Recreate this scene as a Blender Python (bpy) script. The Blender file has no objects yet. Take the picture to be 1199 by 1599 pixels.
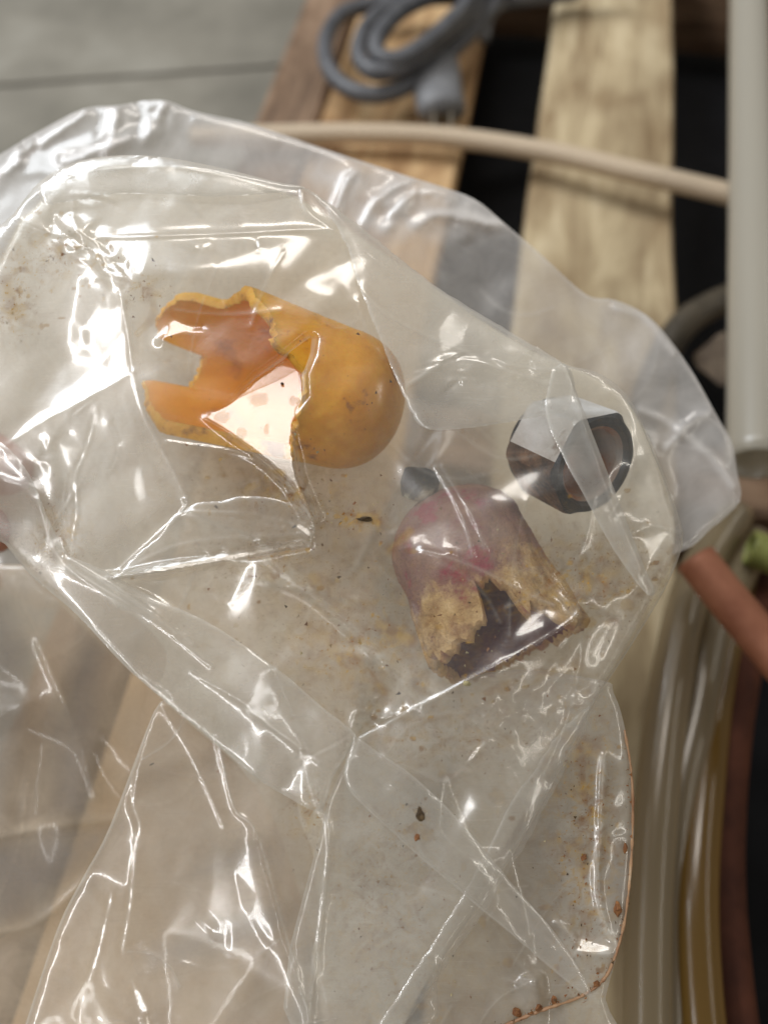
import bpy, bmesh, math, random
import numpy as np
from mathutils import Vector, Matrix
from mathutils.geometry import delaunay_2d_cdt

S = bpy.context.scene
COL = S.collection
random.seed(7)
RNG = np.random.default_rng(11)

# ------------------------------------------------------------------ camera
FPX = 1177.0                      # focal length in photo pixels
CU, CV = 599.5, 799.5
PITCH = math.radians(61.6)
CAMZ = 0.346
cam_d = bpy.data.cameras.new('camera')
cam = bpy.data.objects.new('camera', cam_d)
COL.objects.link(cam)
cam.location = (0, 0, CAMZ)
cam.rotation_euler = (math.pi / 2 - PITCH, 0, 0)
cam_d.sensor_fit = 'HORIZONTAL'
cam_d.sensor_width = 36.0
cam_d.lens = 36.0 * FPX / 1199.0
cam_d.clip_start = 0.01
cam_d.clip_end = 100
cam_d.dof.use_dof = True
cam_d.dof.focus_distance = 0.196
cam_d.dof.aperture_fstop = (cam_d.lens * 1e-3) / 0.0046
S.camera = cam

CAM = np.array([0, 0, CAMZ])
AR = np.array([1.0, 0, 0])
AF = np.array([0, math.cos(PITCH), -math.sin(PITCH)])
AU = np.array([0, math.sin(PITCH), math.cos(PITCH)])

# ------------------------------------------------------------------ light
w = bpy.data.worlds.new('World')
S.world = w
w.use_nodes = True
bg = w.node_tree.nodes['Background']
bg.inputs[0].default_value = (1.0, 0.95, 0.87, 1)
bg.inputs[1].default_value = 0.14


LAMPS = {}


def area(key, loc, sx, sy, power, col):
    """overhead lamp or added glint strip, facing straight down"""
    d = bpy.data.lights.new('overhead_or_glint_lamp', 'AREA')
    d.shape = 'RECTANGLE'
    d.size, d.size_y = sx, sy
    d.energy = power
    d.color = col
    o = bpy.data.objects.new('overhead_or_glint_lamp', d)
    COL.objects.link(o)
    o.location = loc
    LAMPS[key] = (np.array(loc, float), sx / 2, sy / 2)
    return np.array(loc, float)


L_MAIN = area('main', (-0.25, 1.25, 2.5), 0.85, 0.40, 13, (1.0, 0.94, 0.87))
L_SIDE = area('side', (-2.3, -0.9, 2.4), 0.13, 8.0, 120, (0.97, 0.96, 0.96))  # long strip added and stretched so that lengthwise folds glint
L_FAR = area('far', (2.4, -0.6, 2.4), 0.10, 7.4, 34, (1.0, 0.95, 0.86))  # second strip added on the right for more fold glints

d_ = bpy.data.lights.new('added_soft_panel', 'AREA')  # soft overhead panel added to give tilted film facets a pale veil
d_.shape = 'RECTANGLE'
d_.size, d_.size_y = 2.0, 1.5
d_.energy = 84
d_.color = (0.88, 0.94, 1.0)
o_ = bpy.data.objects.new('added_soft_panel', d_)
COL.objects.link(o_)
o_.location = (-2.1, 1.7, 2.6)

S.view_settings.view_transform = 'Standard'
S.view_settings.look = 'None'
S.view_settings.exposure = 0.16
S.view_settings.gamma = 1.0
S.render.engine = 'CYCLES'
S.cycles.use_denoising = True
S.cycles.max_bounces = 10
S.cycles.transparent_max_bounces = 40
S.cycles.caustics_reflective = False
S.cycles.caustics_refractive = False
S.cycles.sample_clamp_indirect = 6


# ------------------------------------------------------------------ geometry helpers
def ray(u, v):
    u = np.asarray(u, float)[..., None]
    v = np.asarray(v, float)[..., None]
    return AF + (u - CU) / FPX * AR - (v - CV) / FPX * AU


def W(u, v, d):
    return CAM + np.asarray(d, float)[..., None] * ray(u, v)


def G(u, v, z=0.0):
    r = ray(u, v)
    t = (z - CAMZ) / r[..., 2]
    return CAM + t[..., None] * r


def link(o, parent=None):
    COL.objects.link(o)
    if parent is not None:
        o.parent = parent
    return o


def thing(name, label, cat, loc, group=None):
    o = bpy.data.objects.new(name, None)
    o.empty_display_size = 0.02
    o.location = tuple(loc)
    o['label'] = label
    o['category'] = cat
    if group:
        o['group'] = group
    COL.objects.link(o)
    return o


def tag(o, label, cat, group=None):
    o['label'] = label
    o['category'] = cat
    if group:
        o['group'] = group
    return o


def wloc(o):
    v = Vector((0, 0, 0))
    while o is not None:
        v += o.location
        o = o.parent
    return np.array(v)


def mesh_obj(name, verts, faces, mats, parent=None, smooth=True, origin=None, midx=None):
    """world-space vertices -> object under parent (parents are unrotated)"""
    verts = np.asarray(verts, float)
    if origin is None:
        origin = wloc(parent) if parent is not None else verts.mean(0)
    me = bpy.data.meshes.new(name)
    me.from_pydata([tuple(p) for p in verts - origin], [], [tuple(int(i) for i in f) for f in faces])
    for m in (mats if isinstance(mats, (list, tuple)) else [mats]):
        me.materials.append(m)
    if midx is not None:
        me.polygons.foreach_set('material_index', np.asarray(midx, np.int32))
    me.polygons.foreach_set('use_smooth', np.full(len(me.polygons), smooth))
    me.update()
    o = bpy.data.objects.new(name, me)
    link(o, parent)
    if parent is None:
        o.location = tuple(origin)
    return o


def bm_fix(o):
    bm = bmesh.new()
    bm.from_mesh(o.data)
    bmesh.ops.recalc_face_normals(bm, faces=bm.faces)
    bm.to_mesh(o.data)
    bm.free()


def smooth_path(pts, n):
    """Catmull-Rom through 3-D points"""
    pts = np.asarray(pts, float)
    p = np.vstack([2 * pts[0] - pts[1], pts, 2 * pts[-1] - pts[-2]])
    out = []
    for i in range(len(pts) - 1):
        p0, p1, p2, p3 = p[i:i + 4]
        for t in np.linspace(0, 1, n, endpoint=False):
            out.append(0.5 * ((2 * p1) + (-p0 + p2) * t + (2 * p0 - 5 * p1 + 4 * p2 - p3) * t * t + (-p0 + 3 * p1 - 3 * p2 + p3) * t ** 3))
    out.append(pts[-1])
    return np.array(out)


def tube(path, rad, seg=16, cap=True, wob=0.0, inner=None):
    """returns verts, faces of a tube along a path; inner = inner radius for a hollow hose"""
    path = np.asarray(path, float)
    n = len(path)
    rad = np.full(n, rad) if np.isscalar(rad) else np.asarray(rad)
    T = np.gradient(path, axis=0)
    T /= np.linalg.norm(T, axis=1)[:, None]
    ref = np.array([0, 0, 1.0]) if abs(T[0][2]) < 0.9 else np.array([1.0, 0, 0])
    N = np.cross(T[0], ref)
    N /= np.linalg.norm(N)
    V, F = [], []
    a = np.linspace(0, 2 * math.pi, seg, endpoint=False)
    rings = []
    for i in range(n):
        N = N - T[i] * np.dot(N, T[i])
        N /= np.linalg.norm(N)
        B = np.cross(T[i], N)
        rings.append((path[i], N.copy(), B))
    for i, (p, N, B) in enumerate(rings):
        rr = rad[i] * (1 + wob * np.sin(i * 1.7))
        V.extend(p + rr * (np.cos(x) * N + np.sin(x) * B) for x in a)
    for i in range(n - 1):
        for j in range(seg):
            k = (j + 1) % seg
            F.append((i * seg + j, i * seg + k, (i + 1) * seg + k, (i + 1) * seg + j))
    if inner is not None:
        o = len(V)
        for i, (p, N, B) in enumerate(rings):
            V.extend(p + inner * (np.cos(x) * N + np.sin(x) * B) for x in a)
        for i in range(n - 1):
            for j in range(seg):
                k = (j + 1) % seg
                F.append((o + i * seg + k, o + i * seg + j, o + (i + 1) * seg + j, o + (i + 1) * seg + k))
        e = (n - 1) * seg
        for j in range(seg):
            k = (j + 1) % seg
            F.append((j, o + j, o + k, k))
            F.append((e + k, o + e + k, o + e + j, e + j))
    elif cap:
        F.append(tuple(range(seg))[::-1])
        F.append(tuple((n - 1) * seg + j for j in range(seg)))
    return V, F


def lattice(shape_seed, n=64):
    return np.random.default_rng(shape_seed).random((n, n))


def vnoise(u, v, seed):
    L = lattice(seed)
    n = L.shape[0]
    iu, iv = np.floor(u).astype(int), np.floor(v).astype(int)
    fu, fv = u - iu, v - iv
    fu = fu * fu * (3 - 2 * fu)
    fv = fv * fv * (3 - 2 * fv)
    a, b = L[iu % n, iv % n], L[(iu + 1) % n, iv % n]
    c, d = L[iu % n, (iv + 1) % n], L[(iu + 1) % n, (iv + 1) % n]
    return a + (b - a) * fu + (c - a) * fv + (a - b - c + d) * fu * fv


def fbm(u, v, scale, seed, octv=4):
    s, a, t = 0, 1.0, 0
    for k in range(octv):
        s = s + a * vnoise(u / scale * 2 ** k + 17.3 * k, v / scale * 2 ** k + 5.1 * k, seed + k)
        t += a
        a *= 0.5
    return s / t


def inside(U, V, poly):
    r = np.zeros(U.shape, bool)
    n = len(poly)
    for i in range(n):
        (x0, y0), (x1, y1) = poly[i][:2], poly[(i + 1) % n][:2]
        if y0 == y1:
            continue
        c = ((y0 > V) != (y1 > V)) & (U < (x1 - x0) * (V - y0) / (y1 - y0) + x0)
        r ^= c
    return r


def polydist(U, V, pts, closed=False):
    """distance to polyline, nearest point, arc parameter"""
    best = np.full(U.shape, 1e9)
    NU, NV, AT = np.zeros(U.shape), np.zeros(U.shape), np.zeros(U.shape)
    n = len(pts)
    acc = 0.0
    for i in range(n if closed else n - 1):
        (x0, y0), (x1, y1) = pts[i][:2], pts[(i + 1) % n][:2]
        dx, dy = x1 - x0, y1 - y0
        l2 = dx * dx + dy * dy + 1e-9
        t = np.clip(((U - x0) * dx + (V - y0) * dy) / l2, 0, 1)
        px, py = x0 + t * dx, y0 + t * dy
        d = np.hypot(U - px, V - py)
        m = d < best
        best = np.where(m, d, best)
        NU = np.where(m, px, NU)
        NV = np.where(m, py, NV)
        AT = np.where(m, acc + t * math.sqrt(l2), AT)
        acc += math.sqrt(l2)
    return best, NU, NV, AT


def blur(A, r):
    """separable gaussian blur"""
    if r < 0.4:
        return A
    k = int(math.ceil(2.5 * r))
    g = np.exp(-0.5 * (np.arange(-k, k + 1) / r) ** 2)
    g /= g.sum()
    for ax in (0, 1):
        P = np.pad(A, [(k, k) if a == ax else (0, 0) for a in (0, 1)], mode='edge')
        A = sum(g[j] * (P[j:j + A.shape[0], :] if ax == 0 else P[:, j:j + A.shape[1]]) for j in range(2 * k + 1))
    return A


def plfield(U, V, pts, edges=()):
    """piecewise-linear field over a constrained triangulation of (u, v, h) points"""
    vc, _, tris, ov, _, _ = delaunay_2d_cdt([Vector((p[0], p[1])) for p in pts], list(edges), [], 0, 1e-4)
    h = []
    for i in range(len(vc)):
        src = ov[i]
        h.append(pts[src[0]][2] if src else 0.0)
    out = np.zeros(U.shape)
    u0, v0 = U[0, 0], V[0, 0]
    st = U[0, 1] - U[0, 0]
    for t in tris:
        (ax, ay), (bx, by), (cx, cy) = vc[t[0]], vc[t[1]], vc[t[2]]
        i0 = max(0, int((min(ax, bx, cx) - u0) / st))
        i1 = min(U.shape[1], int((max(ax, bx, cx) - u0) / st) + 2)
        j0 = max(0, int((min(ay, by, cy) - v0) / st))
        j1 = min(U.shape[0], int((max(ay, by, cy) - v0) / st) + 2)
        if i1 <= i0 or j1 <= j0:
            continue
        u, v = U[j0:j1, i0:i1], V[j0:j1, i0:i1]
        det = (by - cy) * (ax - cx) + (cx - bx) * (ay - cy)
        if abs(det) < 1e-9:
            continue
        a = ((by - cy) * (u - cx) + (cx - bx) * (v - cy)) / det
        b = ((cy - ay) * (u - cx) + (ax - cx) * (v - cy)) / det
        c = 1 - a - b
        m = (a >= -1e-6) & (b >= -1e-6) & (c >= -1e-6)
        o = out[j0:j1, i0:i1]
        o[m] = (a * h[t[0]] + b * h[t[1]] + c * h[t[2]])[m]
    return out


# ------------------------------------------------------------------ materials
def newmat(name):
    m = bpy.data.materials.new(name)
    m.use_nodes = True
    nt = m.node_tree
    for n in list(nt.nodes):
        nt.nodes.remove(n)
    out = nt.nodes.new('ShaderNodeOutputMaterial')
    return m, nt, out


def nd(nt, kind, **kw):
    n = nt.nodes.new('ShaderNode' + kind)
    for k, v in kw.items():
        if k.startswith('i_'):
            n.inputs[k[2:].replace('_', ' ')].default_value = v
        elif k.startswith('n_'):
            n.inputs[int(k[2:])].default_value = v
        else:
            setattr(n, k, v)
    return n


def ramp(nt, src, stops, interp='LINEAR'):
    r = nt.nodes.new('ShaderNodeValToRGB')
    r.color_ramp.interpolation = interp
    e = r.color_ramp.elements
    while len(e) < len(stops):
        e.new(0.5)
    for x, (p, c) in zip(e, stops):
        x.position = p
        x.color = (*c, 1) if len(c) == 3 else c
    nt.links.new(src, r.inputs[0])
    return r.outputs[0]


def math2(nt, op, a, b=None, clamp=False):
    n = nt.nodes.new('ShaderNodeMath')
    n.operation = op
    n.use_clamp = clamp
    for i, x in enumerate((a, b)):
        if x is None:
            continue
        if isinstance(x, (int, float)):
            n.inputs[i].default_value = x
        else:
            nt.links.new(x, n.inputs[i])
    return n.outputs[0]


def noise(nt, scale, detail=4, rough=0.55, coord=None, dist=0.0):
    n = nt.nodes.new('ShaderNodeTexNoise')
    n.inputs['Scale'].default_value = scale
    n.inputs['Detail'].default_value = detail
    n.inputs['Roughness'].default_value = rough
    n.inputs['Distortion'].default_value = dist
    if coord is not None:
        nt.links.new(coord, n.inputs['Vector'])
    return n.outputs['Fac']


def objcoord(nt, scale=(1, 1, 1)):
    t = nt.nodes.new('ShaderNodeTexCoord')
    m = nt.nodes.new('ShaderNodeMapping')
    m.inputs['Scale'].default_value = scale
    nt.links.new(t.outputs['Object'], m.inputs[0])
    return m.outputs[0]


def surf(name, stops, scale=60, rough=0.6, metal=0.0, detail=6, bump=0.2, bscale=None, stretch=(1, 1, 1),
         trans=0.0, sss=0.0, sssr=0.004, coat=0.0, rrange=None, dist=0.0, spec=0.5):
    m, nt, out = newmat(name)
    co = objcoord(nt, stretch)
    nz = noise(nt, scale, detail, 0.6, co, dist)
    c = ramp(nt, nz, stops)
    b = nd(nt, 'BsdfPrincipled')
    nt.links.new(c, b.inputs['Base Color'])
    b.inputs['Metallic'].default_value = metal
    b.inputs['Roughness'].default_value = rough
    b.inputs['Specular IOR Level'].default_value = spec
    b.inputs['Transmission Weight'].default_value = trans
    b.inputs['Coat Weight'].default_value = coat
    if sss:
        b.inputs['Subsurface Weight'].default_value = sss
        b.inputs['Subsurface Radius'].default_value = (1.0, 0.5, 0.12)
        b.inputs['Subsurface Scale'].default_value = sssr
    if rrange:
        r = ramp(nt, noise(nt, scale * 1.7, 5, 0.6, co), [(0.35, (rrange[0],) * 3), (0.65, (rrange[1],) * 3)])
        nt.links.new(r, b.inputs['Roughness'])
    if bump:
        bp = nd(nt, 'Bump')
        bp.inputs['Strength'].default_value = bump
        bp.inputs['Distance'].default_value = 0.002
        nt.links.new(noise(nt, bscale or scale * 3, 6, 0.65, co), bp.inputs['Height'])
        nt.links.new(bp.outputs[0], b.inputs['Normal'])
    nt.links.new(b.outputs[0], out.inputs[0])
    return m


def film_material(name, tint=(0.84, 0.81, 0.74), dirtc=((0.20, 0.085, 0.02), (0.40, 0.24, 0.05)), rough=0.115, scr=0.5, sheen=0.06):
    m, nt, out = newmat(name)
    L = nt.links.new
    uv = nd(nt, 'Attribute', attribute_name='film_uv')
    hz = nd(nt, 'Attribute', attribute_name='haze')
    dt = nd(nt, 'Attribute', attribute_name='dirt')
    co = uv.outputs['Vector']
    lw = nd(nt, 'LayerWeight')
    lw.inputs[0].default_value = 0.5
    fac = lw.outputs['Facing']
    # cloudy haze
    cl = noise(nt, 7, 6, 0.62, co, 0.6)
    h = math2(nt, 'MULTIPLY', hz.outputs['Fac'], math2(nt, 'ADD', 0.45, math2(nt, 'MULTIPLY', cl, 1.1)))
    # scratches: stretched noise
    mp = nd(nt, 'Mapping')
    mp.inputs['Rotation'].default_value = (0, 0, 0.6)
    mp.inputs['Scale'].default_value = (6, 90, 1)
    L(co, mp.inputs[0])
    sc = ramp(nt, noise(nt, 1.0, 3, 0.5, mp.outputs[0], 1.2), [(0.60, (0, 0, 0)), (0.74, (1, 1, 1))])
    h = math2(nt, 'ADD', h, math2(nt, 'MULTIPLY', sc, 0.10 * scr))
    edge = math2(nt, 'MULTIPLY', math2(nt, 'POWER', fac, 2.5), 0.75)
    h = math2(nt, 'ADD', h, math2(nt, 'MULTIPLY', edge, math2(nt, 'SUBTRACT', 1.0, h)), True)
    df = nd(nt, 'BsdfDiffuse')
    df.inputs[0].default_value = (*tint, 1)
    tl = nd(nt, 'BsdfTranslucent')
    tl.inputs[0].default_value = (*tint, 1)
    bp = nd(nt, 'Bump')
    bp.inputs['Strength'].default_value = 0.12
    bp.inputs['Distance'].default_value = 0.0006
    L(noise(nt, 45, 4, 0.6, co, 0.3), bp.inputs['Height'])
    L(bp.outputs[0], df.inputs['Normal'])
    mx = nd(nt, 'MixShader')
    mx.inputs[0].default_value = 0.4
    L(df.outputs[0], mx.inputs[1])
    L(tl.outputs[0], mx.inputs[2])
    tr = nd(nt, 'BsdfTransparent')
    tr.inputs[0].default_value = (0.985, 0.985, 0.98, 1)
    m1 = nd(nt, 'MixShader')
    L(h, m1.inputs[0])
    L(tr.outputs[0], m1.inputs[1])
    L(mx.outputs[0], m1.inputs[2])
    # dirt: specks and smears
    sp = ramp(nt, noise(nt, 60, 3, 0.6, co), [(0.60, (0, 0, 0)), (0.68, (1, 1, 1))])
    sm = ramp(nt, noise(nt, 15, 5, 0.65, co, 0.8), [(0.44, (0, 0, 0)), (0.68, (0.85, 0.85, 0.85))])
    st = nd(nt, 'Attribute', attribute_name='stain')
    dsum = math2(nt, 'MULTIPLY', dt.outputs['Fac'], math2(nt, 'ADD', sp, sm), True)
    dsum = math2(nt, 'MAXIMUM', dsum, math2(nt, 'MULTIPLY', st.outputs['Fac'], 0.75))
    dc = ramp(nt, noise(nt, 22, 3, 0.5, co), [(0.4, dirtc[0]), (0.6, dirtc[1])])
    dd = nd(nt, 'BsdfDiffuse')
    L(dc, dd.inputs[0])
    m2 = nd(nt, 'MixShader')
    L(dsum, m2.inputs[0])
    L(dd.outputs[0], m2.inputs[2])
    # sheen of the film: a sharp mirror-like lobe and a soft one
    gl = nd(nt, 'BsdfGlossy')
    gl.inputs[0].default_value = (1, 1, 1, 1)
    gl.inputs['Roughness'].default_value = rough
    gs = nd(nt, 'BsdfGlossy')
    gs.inputs[0].default_value = (1, 1, 1, 1)
    gs.inputs['Roughness'].default_value = 0.33
    L(bp.outputs[0], gs.inputs['Normal'])
    gm = nd(nt, 'MixShader')
    gm.inputs[0].default_value = 0.42
    L(gl.outputs[0], gm.inputs[1])
    L(gs.outputs[0], gm.inputs[2])
    fr = math2(nt, 'MULTIPLY', sheen / 0.06, math2(nt, 'ADD', 0.098, math2(nt, 'MULTIPLY', math2(nt, 'POWER', fac, 4.0), 0.8)), True)
    m3 = nd(nt, 'MixShader')
    L(fr, m3.inputs[0])
    L(m1.outputs[0], m3.inputs[1])
    L(gm.outputs[0], m3.inputs[2])
    L(m3.outputs[0], m2.inputs[1])
    L(m2.outputs[0], out.inputs[0])
    return m


def wood_material(name, dark, mid, light, seed=0.0, knots=True):
    m, nt, out = newmat(name)
    L = nt.links.new
    t = nt.nodes.new('ShaderNodeTexCoord')
    mp = nd(nt, 'Mapping')
    mp.inputs['Location'].default_value = (seed, seed * 2, 0)
    mp.inputs['Scale'].default_value = (1, 0.12, 1)
    L(t.outputs['Object'], mp.inputs[0])
    g = noise(nt, 42, 7, 0.6, mp.outputs[0], 1.6)
    c = ramp(nt, g, [(0.30, dark), (0.5, mid), (0.68, light)])
    mp2 = nd(nt, 'Mapping')
    mp2.inputs['Location'].default_value = (seed * 3, 0, 0)
    mp2.inputs['Scale'].default_value = (1, 0.45, 1)
    L(t.outputs['Object'], mp2.inputs[0])
    bl = ramp(nt, noise(nt, 16, 4, 0.55, mp2.outputs[0], 0.5), [(0.36, (0.48, 0.40, 0.32)), (0.56, (1, 1, 1))])
    mul = nd(nt, 'Mix', data_type='RGBA', blend_type='MULTIPLY')
    mul.inputs[0].default_value = 1.0
    L(c, mul.inputs[6])
    L(bl, mul.inputs[7])
    b = nd(nt, 'BsdfPrincipled')
    b.inputs['Roughness'].default_value = 0.75
    L(mul.outputs[2], b.inputs['Base Color'])
    bp = nd(nt, 'Bump')
    bp.inputs['Strength'].default_value = 0.4
    bp.inputs['Distance'].default_value = 0.002
    L(g, bp.inputs['Height'])
    L(bp.outputs[0], b.inputs['Normal'])
    L(b.outputs[0], out.inputs[0])
    return m


# ------------------------------------------------------------------ ground
FLOOR_Z = -0.125
M_conc = surf('concrete', [(0.30, (0.14, 0.13, 0.105)), (0.55, (0.21, 0.195, 0.16)), (0.75, (0.28, 0.265, 0.225))], scale=9, rough=0.75, bump=0.25, bscale=120, spec=0.3)
M_joint = surf('joint_filler', [(0.3, (0.07, 0.065, 0.055)), (0.7, (0.12, 0.11, 0.09))], scale=40, rough=0.9)
# saw-cut joint between the two slabs, running across the top left of the picture
ja, jb = G(0, 133, FLOOR_Z), G(410, 104, FLOOR_Z)
jd = (jb - ja) / np.linalg.norm(jb - ja)
jn = np.array([-jd[1], jd[0], 0])
if jn[1] < 0:
    jn = -jn


def slab(name, off0, off1, mat):
    c = [ja - 6 * jd + off0 * jn, ja + 6 * jd + off0 * jn, ja + 6 * jd + off1 * jn, ja - 6 * jd + off1 * jn]
    top = np.array(c)
    bot = top - [0, 0, 0.05]
    V = np.vstack([top, bot])
    F = [(0, 1, 2, 3), (7, 6, 5, 4), (0, 4, 5, 1), (1, 5, 6, 2), (2, 6, 7, 3), (3, 7, 4, 0)]
    o = mesh_obj(name, V, F, mat, smooth=False)
    bm_fix(o)
    o['kind'] = 'structure'
    return o


slab('concrete_floor', -6.0, -0.003, M_conc)
slab('concrete_floor', 0.003, 6.0, M_conc)
jo = slab('floor_joint', -0.0029, 0.0029, M_joint)
jo.location.z -= 0.004

# ------------------------------------------------------------------ pallet
VPU, VPV = 1021, -1258
rv = ray(VPU, VPV)
gdir = np.array([rv[0], rv[1], 0])
gdir /= np.linalg.norm(gdir)
qdir = np.array([gdir[1], -gdir[0], 0])


def lat(u, v, z=0.0):
    return float(np.dot(G(u, v, z), qdir))


M_woodA = wood_material('pale_pallet_wood', (0.30, 0.22, 0.125), (0.50, 0.40, 0.245), (0.64, 0.54, 0.36), 0.0)
M_woodB = wood_material('honey_pallet_wood', (0.30, 0.17, 0.07), (0.52, 0.33, 0.16), (0.62, 0.43, 0.23), 3.3)
M_woodC = wood_material('brown_pallet_wood', (0.10, 0.06, 0.035), (0.22, 0.14, 0.085), (0.34, 0.23, 0.15), 7.1)


def board(name, q0, q1, t0, t1, z0, z1, mat, parent, seed, along=True):
    """one sawn board, slightly waney edges, chamfered top"""
    r = np.random.default_rng(seed)
    n = 26
    ts = np.linspace(t0, t1, n)
    wl, wr = r.normal(0, 0.0009, n).cumsum() * 0.5 + r.normal(0, 0.0006, n), r.normal(0, 0.0009, n).cumsum() * 0.5 + r.normal(0, 0.0006, n)
    ch = 0.0025
    V, F = [], []
    mid = (q0 + q1) / 2
    for i, t in enumerate(ts):
        a, b = q0 + wl[i], q1 + wr[i]
        for q, z in ((a, z0), (a, z1 - ch), (a + ch, z1), (b - ch, z1), (b, z1 - ch), (b, z0)):
            V.append((q - mid, t - (t0 + t1) / 2, z))
    for i in range(n - 1):
        for j in range(6):
            k = (j + 1) % 6
            F.append((i * 6 + j, i * 6 + k, (i + 1) * 6 + k, (i + 1) * 6 + j))
    F.append(tuple(range(6)))
    F.append(tuple((n - 1) * 6 + j for j in range(6))[::-1])
    me = bpy.data.meshes.new(name)
    me.from_pydata(V, [], F)
    me.materials.append(mat)
    o = bpy.data.objects.new(name, me)
    link(o, parent)
    bm_fix(o)
    if along:
        p = mid * qdir + (t0 + t1) / 2 * gdir
        o.rotation_euler = (0, 0, math.atan2(-gdir[0], gdir[1]))
    else:
        p = (t0 + t1) / 2 * qdir + mid * gdir
        o.rotation_euler = (0, 0, math.atan2(-qdir[0], qdir[1]))
    base = np.array(parent.location)
    o.location = (p[0] - base[0], p[1] - base[1], 0 - base[2])
    return o


pallet = thing('wooden_pallet', 'worn wooden pallet with spaced boards lying on the concrete floor', 'pallet', (0.05, 0.3, FLOOR_Z))
qa0, qa1 = lat(412, 150), lat(508, 150)
qb0, qb1 = lat(513, 150), lat(736, 150)
qc0, qc1 = lat(843, 200), lat(1059, 250)
print('boards', qa0, qa1, qb0, qb1, qc0, qc1)
T0, T1 = -0.40, 0.86
board('deck_board', qa0, qa1, T0, T1, -0.019, -0.001, M_woodC, pallet, 1)
board('deck_board', qb0, qb1, T0, T1, -0.018, 0.0, M_woodB, pallet, 2)
board('deck_board', qc0, qc1, T0, T1, -0.018, 0.0005, M_woodA, pallet, 3)
board('deck_board', qc1 + 0.11, qc1 + 0.21, T0, T1, -0.018, 0.0, M_woodB, pallet, 4)
for k, (a, b) in enumerate(((T1 - 0.045, T1), (0.23, 0.275), (T0, T0 + 0.045))):
    board('stringer', a, b, qa0, qc1 + 0.21, -0.107, -0.020, M_woodC, pallet, 10 + k, along=False)
for k, (a, b) in enumerate(((qa0, qa0 + 0.10), (qc1 + 0.11, qc1 + 0.21))):
    board('bottom_board', a, b, T0, T1, -0.1245, -0.1085, M_woodC, pallet, 20 + k)

# near-black sheet added under the pallet: shade of the gaps as colour
M_gap_shade = surf('gap_shade_black', [(0.3, (0.005, 0.006, 0.008)), (0.7, (0.012, 0.013, 0.016))], scale=30, rough=0.55, bump=0.3, spec=0.25)
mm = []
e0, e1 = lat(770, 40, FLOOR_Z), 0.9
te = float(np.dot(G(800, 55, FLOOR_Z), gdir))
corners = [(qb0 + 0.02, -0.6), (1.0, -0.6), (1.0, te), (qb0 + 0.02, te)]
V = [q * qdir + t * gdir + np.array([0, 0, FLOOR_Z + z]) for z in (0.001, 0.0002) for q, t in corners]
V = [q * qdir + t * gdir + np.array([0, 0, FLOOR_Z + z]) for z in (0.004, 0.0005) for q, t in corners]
# (bottom boards rest on the sheet's edge zone; the sheet starts beside them)
gap_shade_o = mesh_obj('gap_shade_sheet', V, [(0, 1, 2, 3), (7, 6, 5, 4), (0, 4, 5, 1), (1, 5, 6, 2), (2, 6, 7, 3), (3, 7, 4, 0)], M_gap_shade, smooth=False)
bm_fix(gap_shade_o)
tag(gap_shade_o, 'near black sheet added on the floor for the shade in the pallet gaps', 'mat')

# ------------------------------------------------------------------ hoses, cord and pipe on the pallet
M_cord = surf('grey_cord_sheath', [(0.35, (0.065, 0.068, 0.076)), (0.65, (0.115, 0.118, 0.128))], scale=80, rough=0.45, bump=0.15)
M_plug = surf('grey_plug_plastic', [(0.35, (0.14, 0.142, 0.15)), (0.65, (0.21, 0.213, 0.22))], scale=90, rough=0.5, bump=0.1)
M_brass = surf('plug_metal', [(0.3, (0.55, 0.5, 0.4)), (0.7, (0.7, 0.65, 0.55))], scale=100, rough=0.35, metal=1.0, bump=0.05)


def gp(pts, z):
    """points on the picture at heights z above the pallet"""
    out = []
    for i, p in enumerate(pts):
        zz = p[2] if len(p) > 2 else z
        out.append(G(p[0], p[1], zz))
    return np.array(out)


cord = thing('power_cord', 'grey power cord coiled on the pallet with a two pin plug', 'power cord', G(620, 60, 0.01))
rc = 0.0060
loops = [(900, -12, .012), (830, -4, .014), (770, 2, .018), (700, -6, .02), (610, 2, .02), (540, 18, .02), (510, 58, .02), (513, 105, .02), (545, 138, .02), (592, 147, .02), (648, 126, .02), (700, 84, .022), (742, 40, .026), (772, -2, .03), (730, -30, .032),
         (660, -8, .032), (604, 12, .032), (568, 50, .032), (562, 90, .032), (590, 112, .032), (640, 98, .033), (700, 52, .035), (745, 8, .036), (730, -26, .04), (680, -10, .042), (628, 14, .042), (592, 54, .04), (590, 84, .038), (622, 92, .038), (672, 62, .042), (722, 14, .044), (760, -30, .04), (860, -40, .03), (960, -30, .02)]
cp = smooth_path(gp(loops, 0.02), 8)
V, F = tube(cp, rc, 14)
mesh_obj('cord', V, F, M_cord, cord)
tail = smooth_path(gp([(830, -40, .034), (770, -18, .03), (728, 14, .026), (700, 45, .023), (690, 75, .021), (688, 95, .020)], 0.02), 8)
V, F = tube(tail, rc * 0.95, 14)
mesh_obj('cord', V, F, M_cord, cord)
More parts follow.
